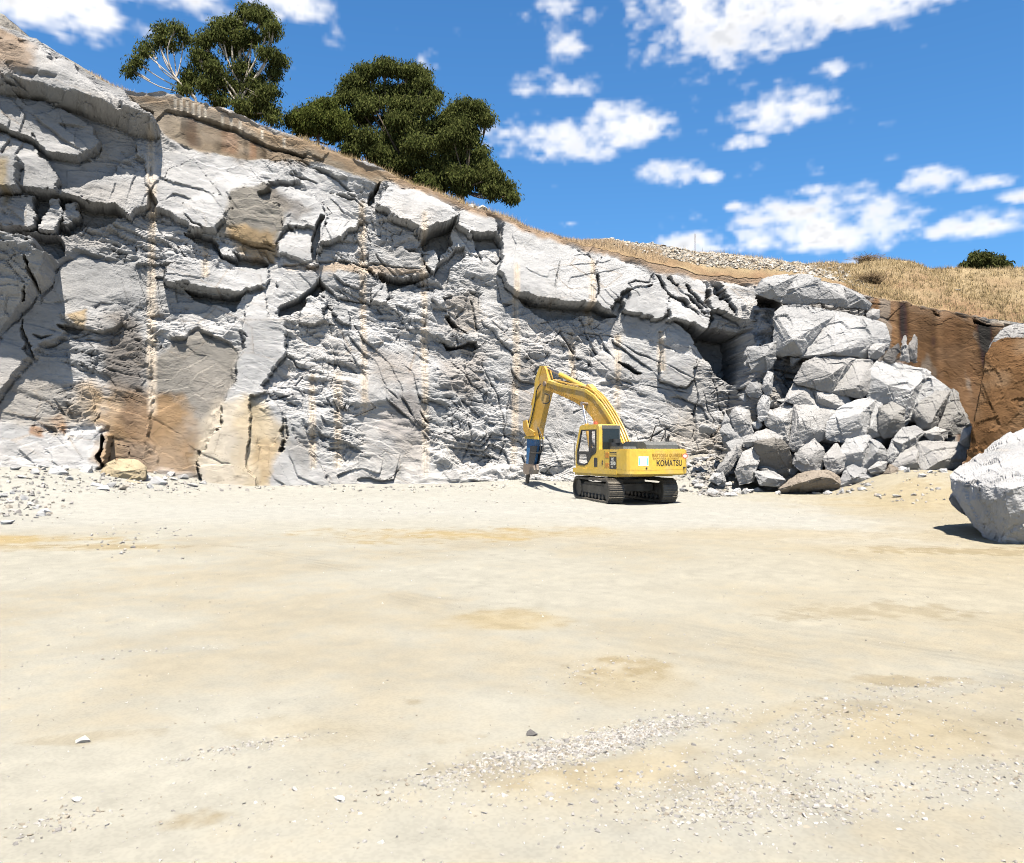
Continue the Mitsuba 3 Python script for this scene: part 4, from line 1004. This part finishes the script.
def on_rear(mesh, y, z, off=.004):
    """Flat lettering bent onto the rear of the counterweight, reading from its left end."""
    v = np.array(mesh.vertices)
    yy = y - v[:, 0]
    xr = -2.70 + .22 * (yy / 1.33) ** 2 * .9
    out = trimesh.Trimesh(np.stack([xr - off - v[:, 2], yy, z + v[:, 1]], 1), mesh.faces, process=False)
    return out


def fine(mesh):
    v, f = trimesh.remesh.subdivide_to_size(mesh.vertices, mesh.faces, .12)
    return trimesh.Trimesh(v, f, process=False)


def text(s, h, bold=True, width=None):
    m = meshkit.text_mesh(s, h, .004, bold)
    if width:
        m.apply_scale([width / m.extents[0], 1, 1])
    return m


ck = f'{XK}__counterweight'
add(ck + '__lettering', on_rear(text('KOMATSU', .21, True, 1.22), .32, 1.44), 'black_print', to_world=HOUSE, label='black lettering KOMATSU')
for word, h_, w_, y_, z_ in (('BARTOSIA', .12, .70, .50, 1.77), ('QUARRIES', .12, .68, -.26, 1.77), ('BARTOSIA', .06, .58, .46, 1.68), ('QUARRIES', .06, .56, -.18, 1.68)):
    add(ck + '__lettering', on_rear(text(word, h_, h_ > .1, w_), y_, z_), 'brown_print', to_world=HOUSE, label='faded brown lettering above the black one')
add(ck + '__sticker', on_rear(fine(box((.40, .36, .004))), .84, 1.62), 'white_paint', to_world=HOUSE, label='white sticker with teal edges')
for y in (1.0, .68):
    add(ck + '__sticker__teal_edge', on_rear(box((.05, .26, .006)), y, 1.60), 'teal_print', to_world=HOUSE)
oval = trimesh.creation.cylinder(.5, .004, sections=28)
oval.apply_scale([.30, .20, 1])
add(ck + '__sticker', on_rear(oval, -1.1, 1.80), 'red_print', to_world=HOUSE, label='small red and white oval sticker')
oval2 = oval.copy()
oval2.apply_scale([.7, .6, 1.6])
add(ck + '__sticker_001__white_centre', on_rear(oval2, -1.1, 1.80), 'white_paint', to_world=HOUSE)
for y in (.72, -1.02):
    add(ck + '__tie_hole', rod((-2.66, y, 1.36), (-2.5, y, 1.36), .035), 'dark_paint', to_world=HOUSE)

deck = [(1.62, 1.37), (-1.60, 1.37), (-1.60, -1.37), (.95, -1.37), (1.15, -1.25), (1.15, -.45), (.6, -.4), (.6, .3), (1.62, .32)]
ex('deck', join(slab_plan(deck, 1.10, 1.28), slab_plan(list(shapely.Polygon(deck).buffer(-.06).exterior.coords)[:-1], 1.0, 1.10)), 'yellow_paint')
ex('side_panel', join(bx(-1.58, -.34, .42, 1.335, 1.285, 2.02), bx(-1.58, -.36, .42, 1.31, 2.02, 2.045)), 'yellow_paint')
sp = f'{XK}__side_panel'


def on_left(mesh, x, z, y=1.337):
    v = np.array(mesh.vertices)
    return trimesh.Trimesh(np.stack([x - v[:, 0], y + v[:, 2], z + v[:, 1]], 1), mesh.faces, process=False)


add(sp + '__decal', bx(-1.57, -1.10, 1.33, 1.339, 1.30, 1.78), 'dark_paint', to_world=HOUSE, label='dark model number panel')
for t_, h_, x_, z_ in (('PC', .10, -1.22, 1.63), ('200', .13, -1.17, 1.455), ('8', .07, -1.25, 1.345)):
    add(sp + '__decal__lettering', on_left(text(t_, h_), x_, z_, 1.342), 'white_paint', to_world=HOUSE)
for z in (1.86, 1.92):
    add(sp + '__stripe', bx(-1.57, -1.12, 1.33, 1.339, z, z + .03), 'dark_paint', to_world=HOUSE)
add(sp + '__vent', join(*[bx(-1.05, -.80, 1.325, 1.345, 1.36 + i * .045, 1.385 + i * .045) for i in range(4)], *[bx(-1.05, -.80, 1.325, 1.345, 1.72 + i * .045, 1.745 + i * .045) for i in range(5)]), 'orange_print', to_world=HOUSE)
add(sp + '__latch', bx(-.62, -.56, 1.33, 1.35, 1.46, 1.62), 'dark_paint', to_world=HOUSE)
add(sp + '__seam', join(bx(-.735, -.72, 1.33, 1.338, 1.29, 2.0), bx(-1.09, -1.08, 1.33, 1.338, 1.29, 2.0)), 'dark_paint', to_world=HOUSE)
ex('engine_hood', join(plate([(-.62, 2.05), (-2.22, 2.05), (-2.2, 2.22), (-2.02, 2.34), (-.85, 2.36), (-.62, 2.26)], -1.05, .42), plate([(-.6, 2.04), (-1.58, 2.04), (-1.5, 2.16), (-.66, 2.16)], .42, 1.0)), 'hood_grey')
ex('exhaust_pipe', join(rod((-1.9, -.78, 2.3), (-1.92, -.78, 2.50), .06), rod((-1.92, -.78, 2.46), (-2.02, -.78, 2.60), .055)), 'dark_paint')
ex('tank_box', join(bx(-1.58, .15, -1.34, -.42, 1.285, 1.98), plate([(.15, 1.285), (.95, 1.285), (.9, 1.55), (.15, 1.85)], -1.34, -.55)), 'yellow_paint')
ex('machine_floor', bx(-1.6, .6, -.42, .42, 1.28, 1.72), 'dark_paint')
ex('handrail', join(*[rod(a, b, .022, 8) for a, b in (((.05, -1.2, 1.95), (-.55, -1.2, 2.98)), ((-.55, -1.2, 2.98), (-1.2, -1.2, 2.98)), ((-1.2, -1.2, 2.98), (-1.2, -1.2, 2.0)))]), 'dark_paint')
ex('air_cleaner', join(bx(-.60, -.36, .40, .92, 2.02, 2.32), rod((-.5, .62, 2.3), (-.5, .62, 2.46), .16, 18)), 'dark_paint')

# cab
YL, YR = 1.335, .36
side = shapely.Polygon([(1.46, 1.285), (-.34, 1.285), (-.34, 2.93), (-.26, 3.02), (1.02, 3.02), (1.14, 2.97), (1.50, 1.95)])
door_glass = shapely.Polygon([(1.36, 1.52), (1.30, 1.42), (.80, 1.38), (.52, 1.46), (.20, 1.78), (-.10, 1.90), (-.16, 2.0), (-.16, 2.84), (1.02, 2.84), (1.36, 1.93)])
shell = side.difference(side.buffer(-.07)).union(side.difference(door_glass.buffer(.02)).intersection(side))


def ring_plate(poly, y0, y1):
    m = trimesh.creation.extrude_polygon(poly, abs(y1 - y0), engine='earcut')
    m.apply_transform(np.array([[1, 0, 0, 0], [0, 0, -1, max(y0, y1)], [0, 1, 0, 0], [0, 0, 0, 1.0]]))
    return m


left_skin = ring_plate(side.difference(door_glass), YL - .05, YL)
roof = plate([(-.34, 2.95), (-.26, 3.04), (1.02, 3.04), (1.16, 2.97), (1.14, 2.93), (-.34, 2.93)], YR, YL - .05)
ck = ex('cab', join(left_skin, roof, bx(-.34, 1.46, YR, YL - .05, 1.285, 1.42), bx(-.34, -.24, YR, YL - .05, 1.42, 2.02), bx(-.34, -.26, YL - .16, YL - .05, 2.02, 2.94), bx(-.34, -.28, YR, YR + .07, 2.02, 2.94), ring_plate(side.difference(shapely.Polygon([(1.30, 1.5), (-.2, 1.5), (-.2, 2.86), (1.0, 2.86), (1.34, 1.95)])), YR, YR + .05)), 'yellow_paint')
frame = door_glass.difference(shapely.Polygon([(.42, 1.98), (.42, 2.78), (.98, 2.78), (1.26, 1.98)]).buffer(.01)).difference(shapely.Polygon([(.26, 2.10), (.26, 2.76), (-.06, 2.76), (-.06, 2.10)])).difference(shapely.Polygon([(.52, 1.52), (.62, 1.84), (1.22, 1.84), (1.26, 1.60), (1.2, 1.5), (.8, 1.46)]))
add(f'{XK}__cab__door', ring_plate(frame, YL - .045, YL + .012), 'dark_paint', to_world=HOUSE, label='black framed cab door')
add(f'{XK}__cab__door__handle', bx(.06, .2, YL + .012, YL + .04, 1.93, 1.98), 'rubber', to_world=HOUSE)
add(f'{XK}__cab__door__pane', ring_plate(door_glass.buffer(-.02), YL - .03, YL - .028), 'cab_glass', to_world=HOUSE)
add(f'{XK}__cab__rear_window', bx(-.352, -.342, YR + .06, YL - .15, 2.03, 2.86), 'tinted_glass', to_world=HOUSE)
add(f'{XK}__cab__rear_trim', join(bx(-.36, -.34, YR, YL - .13, 2.86, 3.0), bx(-.36, -.34, YR, YR + .06, 2.03, 2.86)), 'hood_grey', to_world=HOUSE)
add(f'{XK}__cab__windscreen', plate([(1.46, 1.5), (1.50, 1.95), (1.14, 2.94), (1.13, 2.94), (1.49, 1.95), (1.45, 1.5)], YR + .06, YL - .06), 'cab_glass', to_world=HOUSE)
add(f'{XK}__cab__grab_rail', join(rod((1.50, YL + .03, 1.42), (1.50, YL + .03, 2.3), .016, 8), rod((1.48, YL, 1.42), (1.50, YL + .03, 1.42), .014, 8), rod((1.42, YL, 2.3), (1.50, YL + .03, 2.3), .014, 8)), 'rubber', to_world=HOUSE)
add(f'{XK}__cab__seat', join(bx(.0, .5, .6, 1.1, 1.55, 1.72), bx(-.12, .04, .6, 1.1, 1.7, 2.35)), 'dark_paint', to_world=HOUSE)
add(f'{XK}__cab__vent', bx(-.22, .02, YL - .01, YL + .008, 1.36, 1.72), 'dark_paint', to_world=HOUSE)

# boom, arm and hammer, as profiles in the plane through the middle of the machine
BY = .0


def fz(px, py):
    """A pixel on the boom's plane -> (forward, up); read off the photograph once."""
    t = (px - CX) / FOCAL
    f = (EX - t * EY) / (math.sin(YAW) + t * math.cos(YAW))
    return f, CAM_Z - (py - HOR) / FOCAL * (EY + f * math.cos(YAW)) - GROUND


def prof(s):
    return [fz(x, y) for x, y in pts(s)]


boom = prof("546,380 550,380 565,385 578,388 589,390 598,396 606,405 614,417 620,429 626,443 628,452 622,458 616,456 610,448 605,437 600,427 595,417 588,409 577,401.5 563,395 552,391 546,389")
bk = ex('boom', plate(boom, -.18, .18), 'boom_paint')
add(bk + '__flange', join(plate(prof("551,380 565,384.5 589,389 598,395 606,404 614,416 621,429 627,444 625,445 619,430 612,418 604,406 597,397.5 588,391.5 565,387 551,383"), -.22, .22)), 'yellow_paint', to_world=HOUSE)
for y in (-.13, 0, .13):
    add(bk + '__pipe', hose([(f, y, z + .05) for f, z in prof("556,381 572,385 588,388 598,394 608,406 616,419 623,433 627,444")], .035), 'boom_paint', to_world=HOUSE)
lm = text('BARTOSIA QUARRIES', .17, True)
p0, p1 = np.array(fz(553, 388.5)), np.array(fz(584, 402.5))
d = (p1 - p0) / np.linalg.norm(p1 - p0)
lm.apply_scale([np.linalg.norm(p1 - p0) / lm.extents[0], 1, 1])
v = np.array(lm.vertices)
up = np.array([-d[1], d[0]])
up = up if up[1] > 0 else -up
q = p0 + v[:, :1] * d + (v[:, 1:2] - .1) * up
add(bk + '__lettering', trimesh.Trimesh(np.stack([q[:, 0], .183 + v[:, 2], q[:, 1]], 1), lm.faces, process=False), 'brown_print', to_world=HOUSE, label='faded brown lettering along the boom')
add(bk + '__bracket', plate(prof("584,391 590,384 594,388 597,395"), -.14, .14), 'boom_paint', to_world=HOUSE)
add(bk + '__lamp', bx(*(fz(600, 424)[0] + np.array([-.08, .08])), .18, .28, *(fz(600, 424)[1] + np.array([-.08, .10]))), 'red_print', to_world=HOUSE, label='red work lamp')
for y in (.42, -.42):
    a, b, c_ = fz(591, 404), fz(595, 424), fz(599, 448)
    ck = ex('boom_cylinder', rod((b[0], y, b[1]), (c_[0], y, c_[1]), .085), 'boom_paint')
    add(ck + '__piston_rod', join(rod((a[0], y, a[1]), (b[0], y, b[1]), .05), pin(*a, y - .06, y + .06, .1)), 'chrome', to_world=HOUSE)
add(bk + '__pin', pin(*fz(591, 404), -.48, .48, .07), 'worn_steel', to_world=HOUSE)
a, b, c_ = fz(547, 367.5), fz(560.5, 374.5), fz(587, 388)
ck = ex('arm_cylinder', join(rod((b[0], 0, b[1]), (c_[0], 0, c_[1]), .105), rod((b[0], 0, b[1]), (b[0] - .08, 0, b[1] - .04), .12)), 'yellow_paint')
add(ck + '__piston_rod', rod((a[0], 0, a[1]), (b[0], 0, b[1]), .055), 'chrome', to_world=HOUSE)
arm = prof("543,366.5 546.5,366 548.5,370 550.5,379 552,388 549.5,396 545.5,412 542,428 540.5,437 532,437 532.5,428 536,410 538.5,394 539.5,380 541.5,371")
ak = ex('arm', plate(arm, -.14, .14), 'boom_paint')
add(ak + '__edge_plate', plate(prof("541,371 543,366 545,366 541.5,380 540,394 537,412 533.5,430 531,437 530.5,430 534.5,410 537,394 538,380"), -.17, .17), 'yellow_paint', to_world=HOUSE)
add(ak + '__pivot', pin(*fz(548.5, 384), -.26, .26, .12), 'worn_steel', to_world=HOUSE)
a, b, c_ = fz(538, 384), fz(532.5, 405), fz(528.5, 423)
ck = ex('bucket_cylinder', rod((a[0], 0, a[1]), (b[0], 0, b[1]), .09), 'boom_paint')
add(ck + '__piston_rod', rod((b[0], 0, b[1]), (c_[0], 0, c_[1]), .05), 'chrome', to_world=HOUSE)
for y in (.18, -.18):
    ex('linkage', join(plate(prof("526.5,421 530,420 532,428 538,432 537.5,436 530,436 527,430"), y - .03, y + .03)), 'boom_paint')
hk = ex('hammer', plate(prof("529,437.5 538.5,438.5 538,444 536.5,452 535.5,460 534,465 528,464 528.5,452"), -.11, .11), 'blue_paint', label='blue hydraulic hammer hanging from the arm')
add(hk + '__bracket', join(plate(prof("527.5,436 541,437 541,439.5 527.5,438.5"), -.17, .17)), 'yellow_paint', to_world=HOUSE)
add(hk + '__side_plate', join(plate(prof("533,446 540,446 538,456 536.5,464 531,464"), .132, .15), plate(prof("533,446 540,446 538,456 536.5,464 531,464"), -.15, -.132)), 'dark_paint', to_world=HOUSE)
add(hk + '__lower_housing', plate(prof("526,463.5 536,464.5 536.5,470 535.5,474 527.5,474.5 525.5,471"), -.15, .15), 'worn_steel', to_world=HOUSE)
a, b = np.array(fz(528.5, 473)), np.array(fz(527, 483))
add(hk + '__chisel', rod((a[0], 0, a[1]), (b[0], 0, b[1]), .10, 16), 'track_steel', to_world=HOUSE)
for k, y in enumerate((.30, .34)):
    p = prof(("543,428 545.5,440 546,450 542,453 536,452" if k == 0 else "544,427 549,440 549.5,449 545,453 536,453"))
    add(hk + '__hose', hose([(f, y, z) for f, z in p], .026), 'rubber', to_world=HOUSE)
add(ak + '__hose', hose([(f, .27, z) for f, z in prof("550,394 554.5,396 554.5,401 552,403.5 548,403")], .03), 'rubber', to_world=HOUSE)
for y in (.12, -.12):
    add(ak + '__pipe', hose([(f, y + .1, z) for f, z in prof("545,384 541,390 539,402 536,416 533,428")], .028), 'rubber', to_world=HOUSE)

# ---------------------------------------------------------------- trees on the rim
def leaf_colour(p, n, uv):
    return mikit.mix((.030, .050, .014), (.085, .105, .032), mikit.smoothstep(.3, .75, mikit.fbm(p.x * 1.4, p.y * 1.4, p.z * 1.4, 3)))


scene['leaves'] = {'type': 'principledthin', 'base_color': VCOL, 'roughness': .55, 'diff_trans': .55, 'spec_trans': 0.0, 'eta': 1.35}
scene['bark'] = {'type': 'twosided', 'bsdf': {'type': 'diffuse', 'reflectance': VCOL}}


def limb(p, r0, r1, sides=7):
    """A tapered bent tube through the points."""
    p = np.asarray(p, float)
    t = np.linspace(0, 1, len(p))
    s = np.linspace(0, 1, max(6, 3 * len(p)))
    q = np.stack([PchipInterpolator(t, p[:, k])(s) for k in range(3)], -1)
    rad = r0 + (r1 - r0) * s ** .8
    d = np.gradient(q, axis=0)
    d /= np.linalg.norm(d, axis=1, keepdims=True)
    u = np.cross(d, [.31, .9, .2])
    u /= np.linalg.norm(u, axis=1, keepdims=True)
    w = np.cross(d, u)
    a = np.linspace(0, 2 * math.pi, sides, endpoint=False)
    v = (q[:, None] + rad[:, None, None] * (np.cos(a)[None, :, None] * u[:, None] + np.sin(a)[None, :, None] * w[:, None])).reshape(-1, 3)
    i = np.arange(len(q) * sides).reshape(len(q), sides)
    f = np.stack([i[:-1], np.roll(i[:-1], -1, 1), np.roll(i[1:], -1, 1), i[1:]], -1).reshape(-1, 4)
    return v, f


def stack(ms):
    n, vs, fs = 0, [], []
    for v, f in ms:
        vs.append(v)
        fs.append(f + n)
        n += len(v)
    return np.vstack(vs), np.vstack(fs)


def tree(label, group, base, clumps, depth, density, seed, bark, leaf=.22, hue=(1, 1, 1), lean=0.0, category='tree', name='gum_tree', trunk=.22, extra=2):
    """base: pixel and distance of the foot; clumps: (px, py, rx, ry) foliage masses measured in the photograph."""
    r = np.random.default_rng(seed)
    bx_, by_, Y = base
    foot = at(bx_, by_, Y)
    key = name
    n = 0
    while key in labels:
        n += 1
        key = f'{name}_{n:03d}'
    labels[key] = {'label': label, 'category': category, **({'group': group} if group else {})}
    cs = []
    more = [(x + r.normal(0, rx * .5), y + r.normal(0, ry * .6), rx * r.uniform(.35, .6), ry * r.uniform(.4, .65)) for x, y, rx, ry in clumps for _ in range(extra)]
    for x, y, rx, ry in [(x, y, rx * .82, ry * .85) for x, y, rx, ry in clumps] + more:
        dy = r.uniform(-depth, depth)
        c = at(x, y, Y + dy)
        cs.append((c, rx / FOCAL * (Y + dy), ry / FOCAL * (Y + dy)))
    mid = np.mean([c for c, _, _ in cs], 0)
    top_ = max(c[2] for c, _, _ in cs)
    fork = foot + np.array([(mid[0] - foot[0]) * .35 + lean, (mid[1] - foot[1]) * .4, (top_ - foot[2]) * .28])
    upper = foot + np.array([(mid[0] - foot[0]) * .8 + lean, (mid[1] - foot[1]) * .8, (top_ - foot[2]) * .72])
    v, f = limb([foot - [0, 0, .6], foot, fork, upper], trunk, trunk * .35, 9)
    bc = lambda v: np.clip(np.array(bark) * (1 + .6 * f3(v[:, 0] * 4, v[:, 1] * 4, v[:, 2] * 2, 3, seed))[:, None], .02, .8)
    add(key + '__trunk', (v, f), 'bark', True, bc(v))
    for c, rx, rz in cs[:len(clumps)]:
        t = np.clip((c[2] - foot[2]) / (top_ - foot[2]) * .75 - .1, .05, .92)
        a = foot + (fork - foot) * min(1, t * 2) if t < .5 else fork + (upper - fork) * (t - .5) * 2
        m = (a + c) / 2 + r.normal(0, .18, 3) + [0, 0, -.12 * np.linalg.norm(c - a)]
        ms = [limb([a, m, c], trunk * .38, .03)]
        for _ in range(4):
            e = c + r.normal(0, 1, 3) * [rx, rx, rz] * .55 + [0, 0, rz * .3]
            ms.append(limb([m + (c - m) * r.uniform(.4, .9), (c + e) / 2 + r.normal(0, .06, 3), e], .035, .012, 5))
        v, f = stack(ms)
        add(key + '__limb', (v, f), 'bark', True, bc(v))
    lv, lc = [], []
    for c, rx, rz in cs:
        subs = max(8, int(14 * (rx * rz) ** .5 * 2.2))
        u = r.normal(size=(subs, 3))
        u /= np.linalg.norm(u, axis=1, keepdims=True)
        u[:, 2] = np.where(u[:, 2] < -.2, -u[:, 2] * .5, u[:, 2])
        sc = c + u * np.array([rx, rx * .9, rz]) * r.uniform(.15, .95, (subs, 1))
        tone = r.uniform(.75, 1.25, subs)
        k = int(density * rx * max(rz, .3) * 9 / subs) + 50
        for s, tn in zip(sc, tone):
            q = r.normal(size=(k, 3))
            q /= np.linalg.norm(q, axis=1, keepdims=True)
            sr = .30 + .22 * min(rx, rz)
            p = s + r.normal(size=(k, 3)) * np.array([sr * .62, sr * .62, sr * .48])
            d = r.normal(0, .45, (k, 3)) + [0, 0, -.9]
            d /= np.linalg.norm(d, axis=1, keepdims=True)
            w = np.cross(d, r.normal(size=(k, 3)))
            w /= np.linalg.norm(w, axis=1, keepdims=True)
            L = leaf * r.uniform(.6, 1.3, (k, 1))
            lv.append(np.stack([p, p + d * L * .5 + w * L * .15, p + d * L, p + d * L * .5 - w * L * .15], 1))
            g = np.clip(.5 + r.normal(0, .25, (k, 1)), 0, 1)
            col = (np.array([.032, .046, .014]) * (1 - g) + np.array([.084, .094, .034]) * g) * tn * np.array(hue)
            lc.append(np.repeat(col[:, None], 4, 1))
    lv, lc = np.concatenate(lv), np.concatenate(lc)
    i = np.arange(len(lv) * 4).reshape(-1, 4)
    add(key + '__crown', (lv.reshape(-1, 3), i), 'leaves', False, np.clip(lc.reshape(-1, 3), .01, .5))
    return key


WHITE_BARK, GREY_BARK = (.30, .28, .25), (.10, .085, .072)
tree('slender pale limbed gum tree leaning left, its few leaf tufts against the cloud', None, (196, 100, 44.0),
     [(163, 30, 12, 5), (176, 28, 9, 5), (150, 46, 8, 5), (184, 38, 6, 4), (158, 40, 8, 4), (136, 62, 6, 3), (131, 71, 3, 3), (144, 52, 6, 3), (172, 44, 7, 3)], .5, 120, 31, WHITE_BARK, lean=-.3, trunk=.09, extra=0)
tree('tall tufted gum tree with white upper limbs above the brown rock band', None, (242, 116, 44.5),
     [(247, 12, 14, 5), (262, 16, 11, 6), (274, 28, 6, 9), (268, 33, 5, 5), (222, 27, 14, 8), (234, 22, 9, 6), (204, 42, 10, 6), (216, 36, 12, 6), (240, 42, 18, 10), (252, 38, 10, 7), (232, 50, 10, 6), (270, 54, 13, 7), (281, 62, 6, 6), (275, 75, 6, 7),
      (202, 64, 14, 7), (190, 76, 9, 7), (215, 68, 16, 9), (198, 54, 6, 4), (206, 86, 15, 8), (186, 90, 8, 5), (224, 82, 12, 10), (240, 70, 10, 10), (240, 90, 14, 12), (256, 84, 10, 9), (262, 98, 14, 8), (272, 92, 6, 7), (256, 110, 14, 9), (272, 112, 8, 9), (240, 106, 10, 7), (220, 98, 8, 6)], 1.0, 230, 32, WHITE_BARK, trunk=.22, extra=1)
tree('small rounded bushy tree at the left end of the middle clump', None, (318, 146, 46.0),
     [(310, 116, 20, 10), (296, 120, 9, 8), (328, 106, 14, 7), (318, 128, 18, 9), (334, 132, 14, 10), (340, 118, 10, 9), (305, 128, 8, 6)], .8, 560, 33, GREY_BARK, hue=(1.05, 1.08, .9), trunk=.14)
tree('biggest domed gum tree in the middle clump on the rim', None, (400, 180, 46.5),
     [(384, 68, 20, 5), (366, 74, 14, 6), (350, 84, 10, 6), (346, 94, 12, 7), (408, 72, 15, 6), (422, 84, 8, 8), (433, 95, 6, 6), (362, 92, 12, 8), (392, 92, 22, 7), (412, 90, 10, 8), (372, 104, 14, 8), (400, 106, 22, 10), (425, 108, 14, 9), (362, 118, 14, 9), (388, 122, 20, 10), (416, 126, 20, 10), (440, 126, 12, 10),
      (366, 138, 14, 8), (392, 142, 20, 10), (420, 146, 20, 12), (382, 154, 14, 7), (404, 164, 18, 9), (430, 168, 14, 10), (444, 148, 10, 12), (372, 150, 8, 6), (352, 138, 8, 8), (352, 150, 10, 6), (378, 162, 12, 6), (396, 170, 14, 7), (418, 178, 14, 7), (440, 184, 14, 7), (446, 168, 12, 9)], 1.2, 560, 34, GREY_BARK, trunk=.24)
tree('drooping gum tree at the right end of the middle clump, reaching over the edge', None, (462, 192, 46.0),
     [(465, 106, 14, 6), (452, 114, 10, 8), (478, 112, 10, 8), (487, 120, 5, 9), (462, 122, 14, 9), (452, 136, 12, 10), (470, 140, 10, 8), (456, 152, 12, 9), (470, 160, 12, 9), (481, 152, 5, 6), (486, 168, 9, 7), (495, 178, 8, 6), (505, 187, 6, 6), (512, 196, 3, 5), (470, 176, 12, 8), (484, 186, 10, 7), (452, 172, 10, 10), (458, 186, 10, 6), (496, 190, 5, 5)], .8, 560, 35, GREY_BARK, trunk=.18)
tree('small dark round bush alone on the skyline of the dry hill at the far right', None, (985, 271, 78.0),
     [(968, 266, 5, 4), (977, 259, 6, 5), (986, 258, 5, 4), (993, 262, 5, 4), (998, 260, 4, 4), (1003, 266, 4, 3), (978, 268, 9, 4), (994, 268, 9, 4), (986, 272, 12, 4)], .8, 160, 36, GREY_BARK, leaf=.45, hue=(.75, .72, .8), name='bush', category='bush', trunk=.1)

# ---------------------------------------------------------------- dry grass along the rim and on the hill
rng = np.random.default_rng(41)
def blades(x, b, h, colour, seed, per=5, width=.022):
    r = np.random.default_rng(seed)
    y, z = hill_z(x, b)
    p = np.repeat(np.stack([x, y, z], -1), per, 0) + np.concatenate([r.normal(0, .09, (len(x) * per, 2)), np.zeros((len(x) * per, 1))], 1)
    hh = np.repeat(h, per) * r.uniform(.5, 1.25, len(p))
    a = r.uniform(0, 2 * math.pi, len(p))
    w = np.stack([np.cos(a), np.sin(a), 0 * a], -1) * width
    tip = p + np.stack([r.normal(0, .28, len(p)) * hh, r.normal(0, .28, len(p)) * hh, hh], -1)
    v = np.stack([p - w - [0, 0, .05], p + w - [0, 0, .05], tip], 1)
    c = np.array(colour) * r.uniform(.7, 1.25, (len(p), 1))
    return v.reshape(-1, 3), np.arange(len(p) * 3).reshape(-1, 3), np.clip(np.repeat(c, 3, 0), .02, .7)


def px_x(px, Y=43.0):
    return (np.asarray(px, float) - CX) / FOCAL * Y


sets = []
n = 3600
sets.append((px_x(rng.uniform(300, 520, n)), rng.uniform(.5, 2.6, n), rng.uniform(.15, .55, n) * .8, (.29, .23, .14)))
n = 2600
sets.append((px_x(500 + 170 * rng.random(n) ** 1.3), rng.uniform(.2, 2.0, n), rng.uniform(.15, .5, n) * .5, (.30, .235, .165)))
n = 800
sets.append((px_x(rng.uniform(120, 320, n)), rng.uniform(.6, 2.0, n), rng.uniform(.05, .22, n), (.30, .24, .16)))
n = 700
sets.append((px_x(rng.uniform(700, 880, n)), rng.uniform(2.5, 8, n), rng.uniform(.1, .35, n), (.30, .245, .16)))
n = 16000
xx = px_x(rng.uniform(850, 1090, n))
bb = .08 + 26 * rng.random(n) ** 1.5
ok = f3(xx / 2.5, bb / 2.5, 0, 3, 140) > rng.uniform(-.4, .12, n)
xx, bb = xx[ok], bb[ok]
sets.append((xx, bb, rng.uniform(.04, .24, len(xx)), (.24, .19, .11)))
ms = [blades(x, b, h, c, 50 + k, width=.014 if k < 4 else .02) for k, (x, b, h, c) in enumerate(sets)]
v, f = stack([m[:2] for m in ms])
add('dry_grass', (v, f), 'dirt', False, np.vstack([m[2] for m in ms]), kind='stuff', label='straw coloured dry grass along the rim and over the hill')

# loose stones on the rim, the gravel berm behind it
n = 7000
x, b = px_x(rng.normal(745, 75, n), 45), rng.uniform(.9, 8.0, n)
ok = (x > px_x(560)) & (x < px_x(880))
x, b = x[ok], b[ok]
y, z = hill_z(x, b)
m, c = scatter(np.stack([x, y, z], -1), .05 + .20 * rng.beta(1, 4, len(x)), 60, [(.27, .265, .25), (.22, .215, .2), (.29, .28, .265), (.25, .215, .17)])
add('berm_gravel', m, 'dirt', color=c, kind='stuff', label='grey gravel heaped along the rim above the overhang')
for px, b, s, label in ((822, 6.0, .34, 'pale pointed rock on top of the gravel berm'), (846, 1.6, .30, 'flat white stone on the red soil beside the gravel berm'), (770, 2.2, .24, 'dark stone at the front of the gravel berm'), (480, .7, .4, 'white stone at the edge below the drooping tree'), (470, .6, .35, 'second white stone at the edge below the drooping tree'), (955, 3.2, .22, 'small pale stone lying in the dry grass of the hill')):
    x = px_x(px, 45 if b > 3 else 42.5)
    y, z = hill_z(np.array([x]), np.array([b]))
    v, f = PEBBLES[px % 12]
    m, c = chipped(v * s + [x, y[0], z[0] + s * .25], px, chips=3, colour=(.11, .1, .09) if 'dark' in label else (.31, .305, .295))
    add('stone', m, 'rock', color=c, label=label, category='rock')
x = px_x(697, 46)
y, z = hill_z(np.array([x]), np.array([3.0]))
add('stake', rod((x, y[0], z[0] - .2), (x, y[0], z[0] + 1.15), .02, 8), 'worn_steel', label='thin metal stake standing on the rim against the cloud', category='stake')
# scrubby tufts on the hill
for px, b, s, label in ((888, 2.4, .55, 'low brown scrub bush at the corner above the brown face'), (920, 7.0, .5, 'faded scrub tuft in the grass up the hill from the brown face')):
    x = px_x(px, 43)
    y, z = hill_z(np.array([x]), np.array([b]))
    r = np.random.default_rng(px)
    vs, fs = stack([limb([[x + r.normal(0, .1), y[0] + r.normal(0, .1), z[0] - .05], [x + r.normal(0, s * .5), y[0] + r.normal(0, s * .4), z[0] + s * .5 * r.random()], [x + r.normal(0, s * .9), y[0] + r.normal(0, s * .7), z[0] + s * r.uniform(.5, 1.1)]], .02, .006, 4) for _ in range(220)])
    add('scrub_bush', (vs, fs), 'dirt', False, np.repeat(np.array([[.13, .10, .065]]), len(vs), 0), label=label, category='bush')
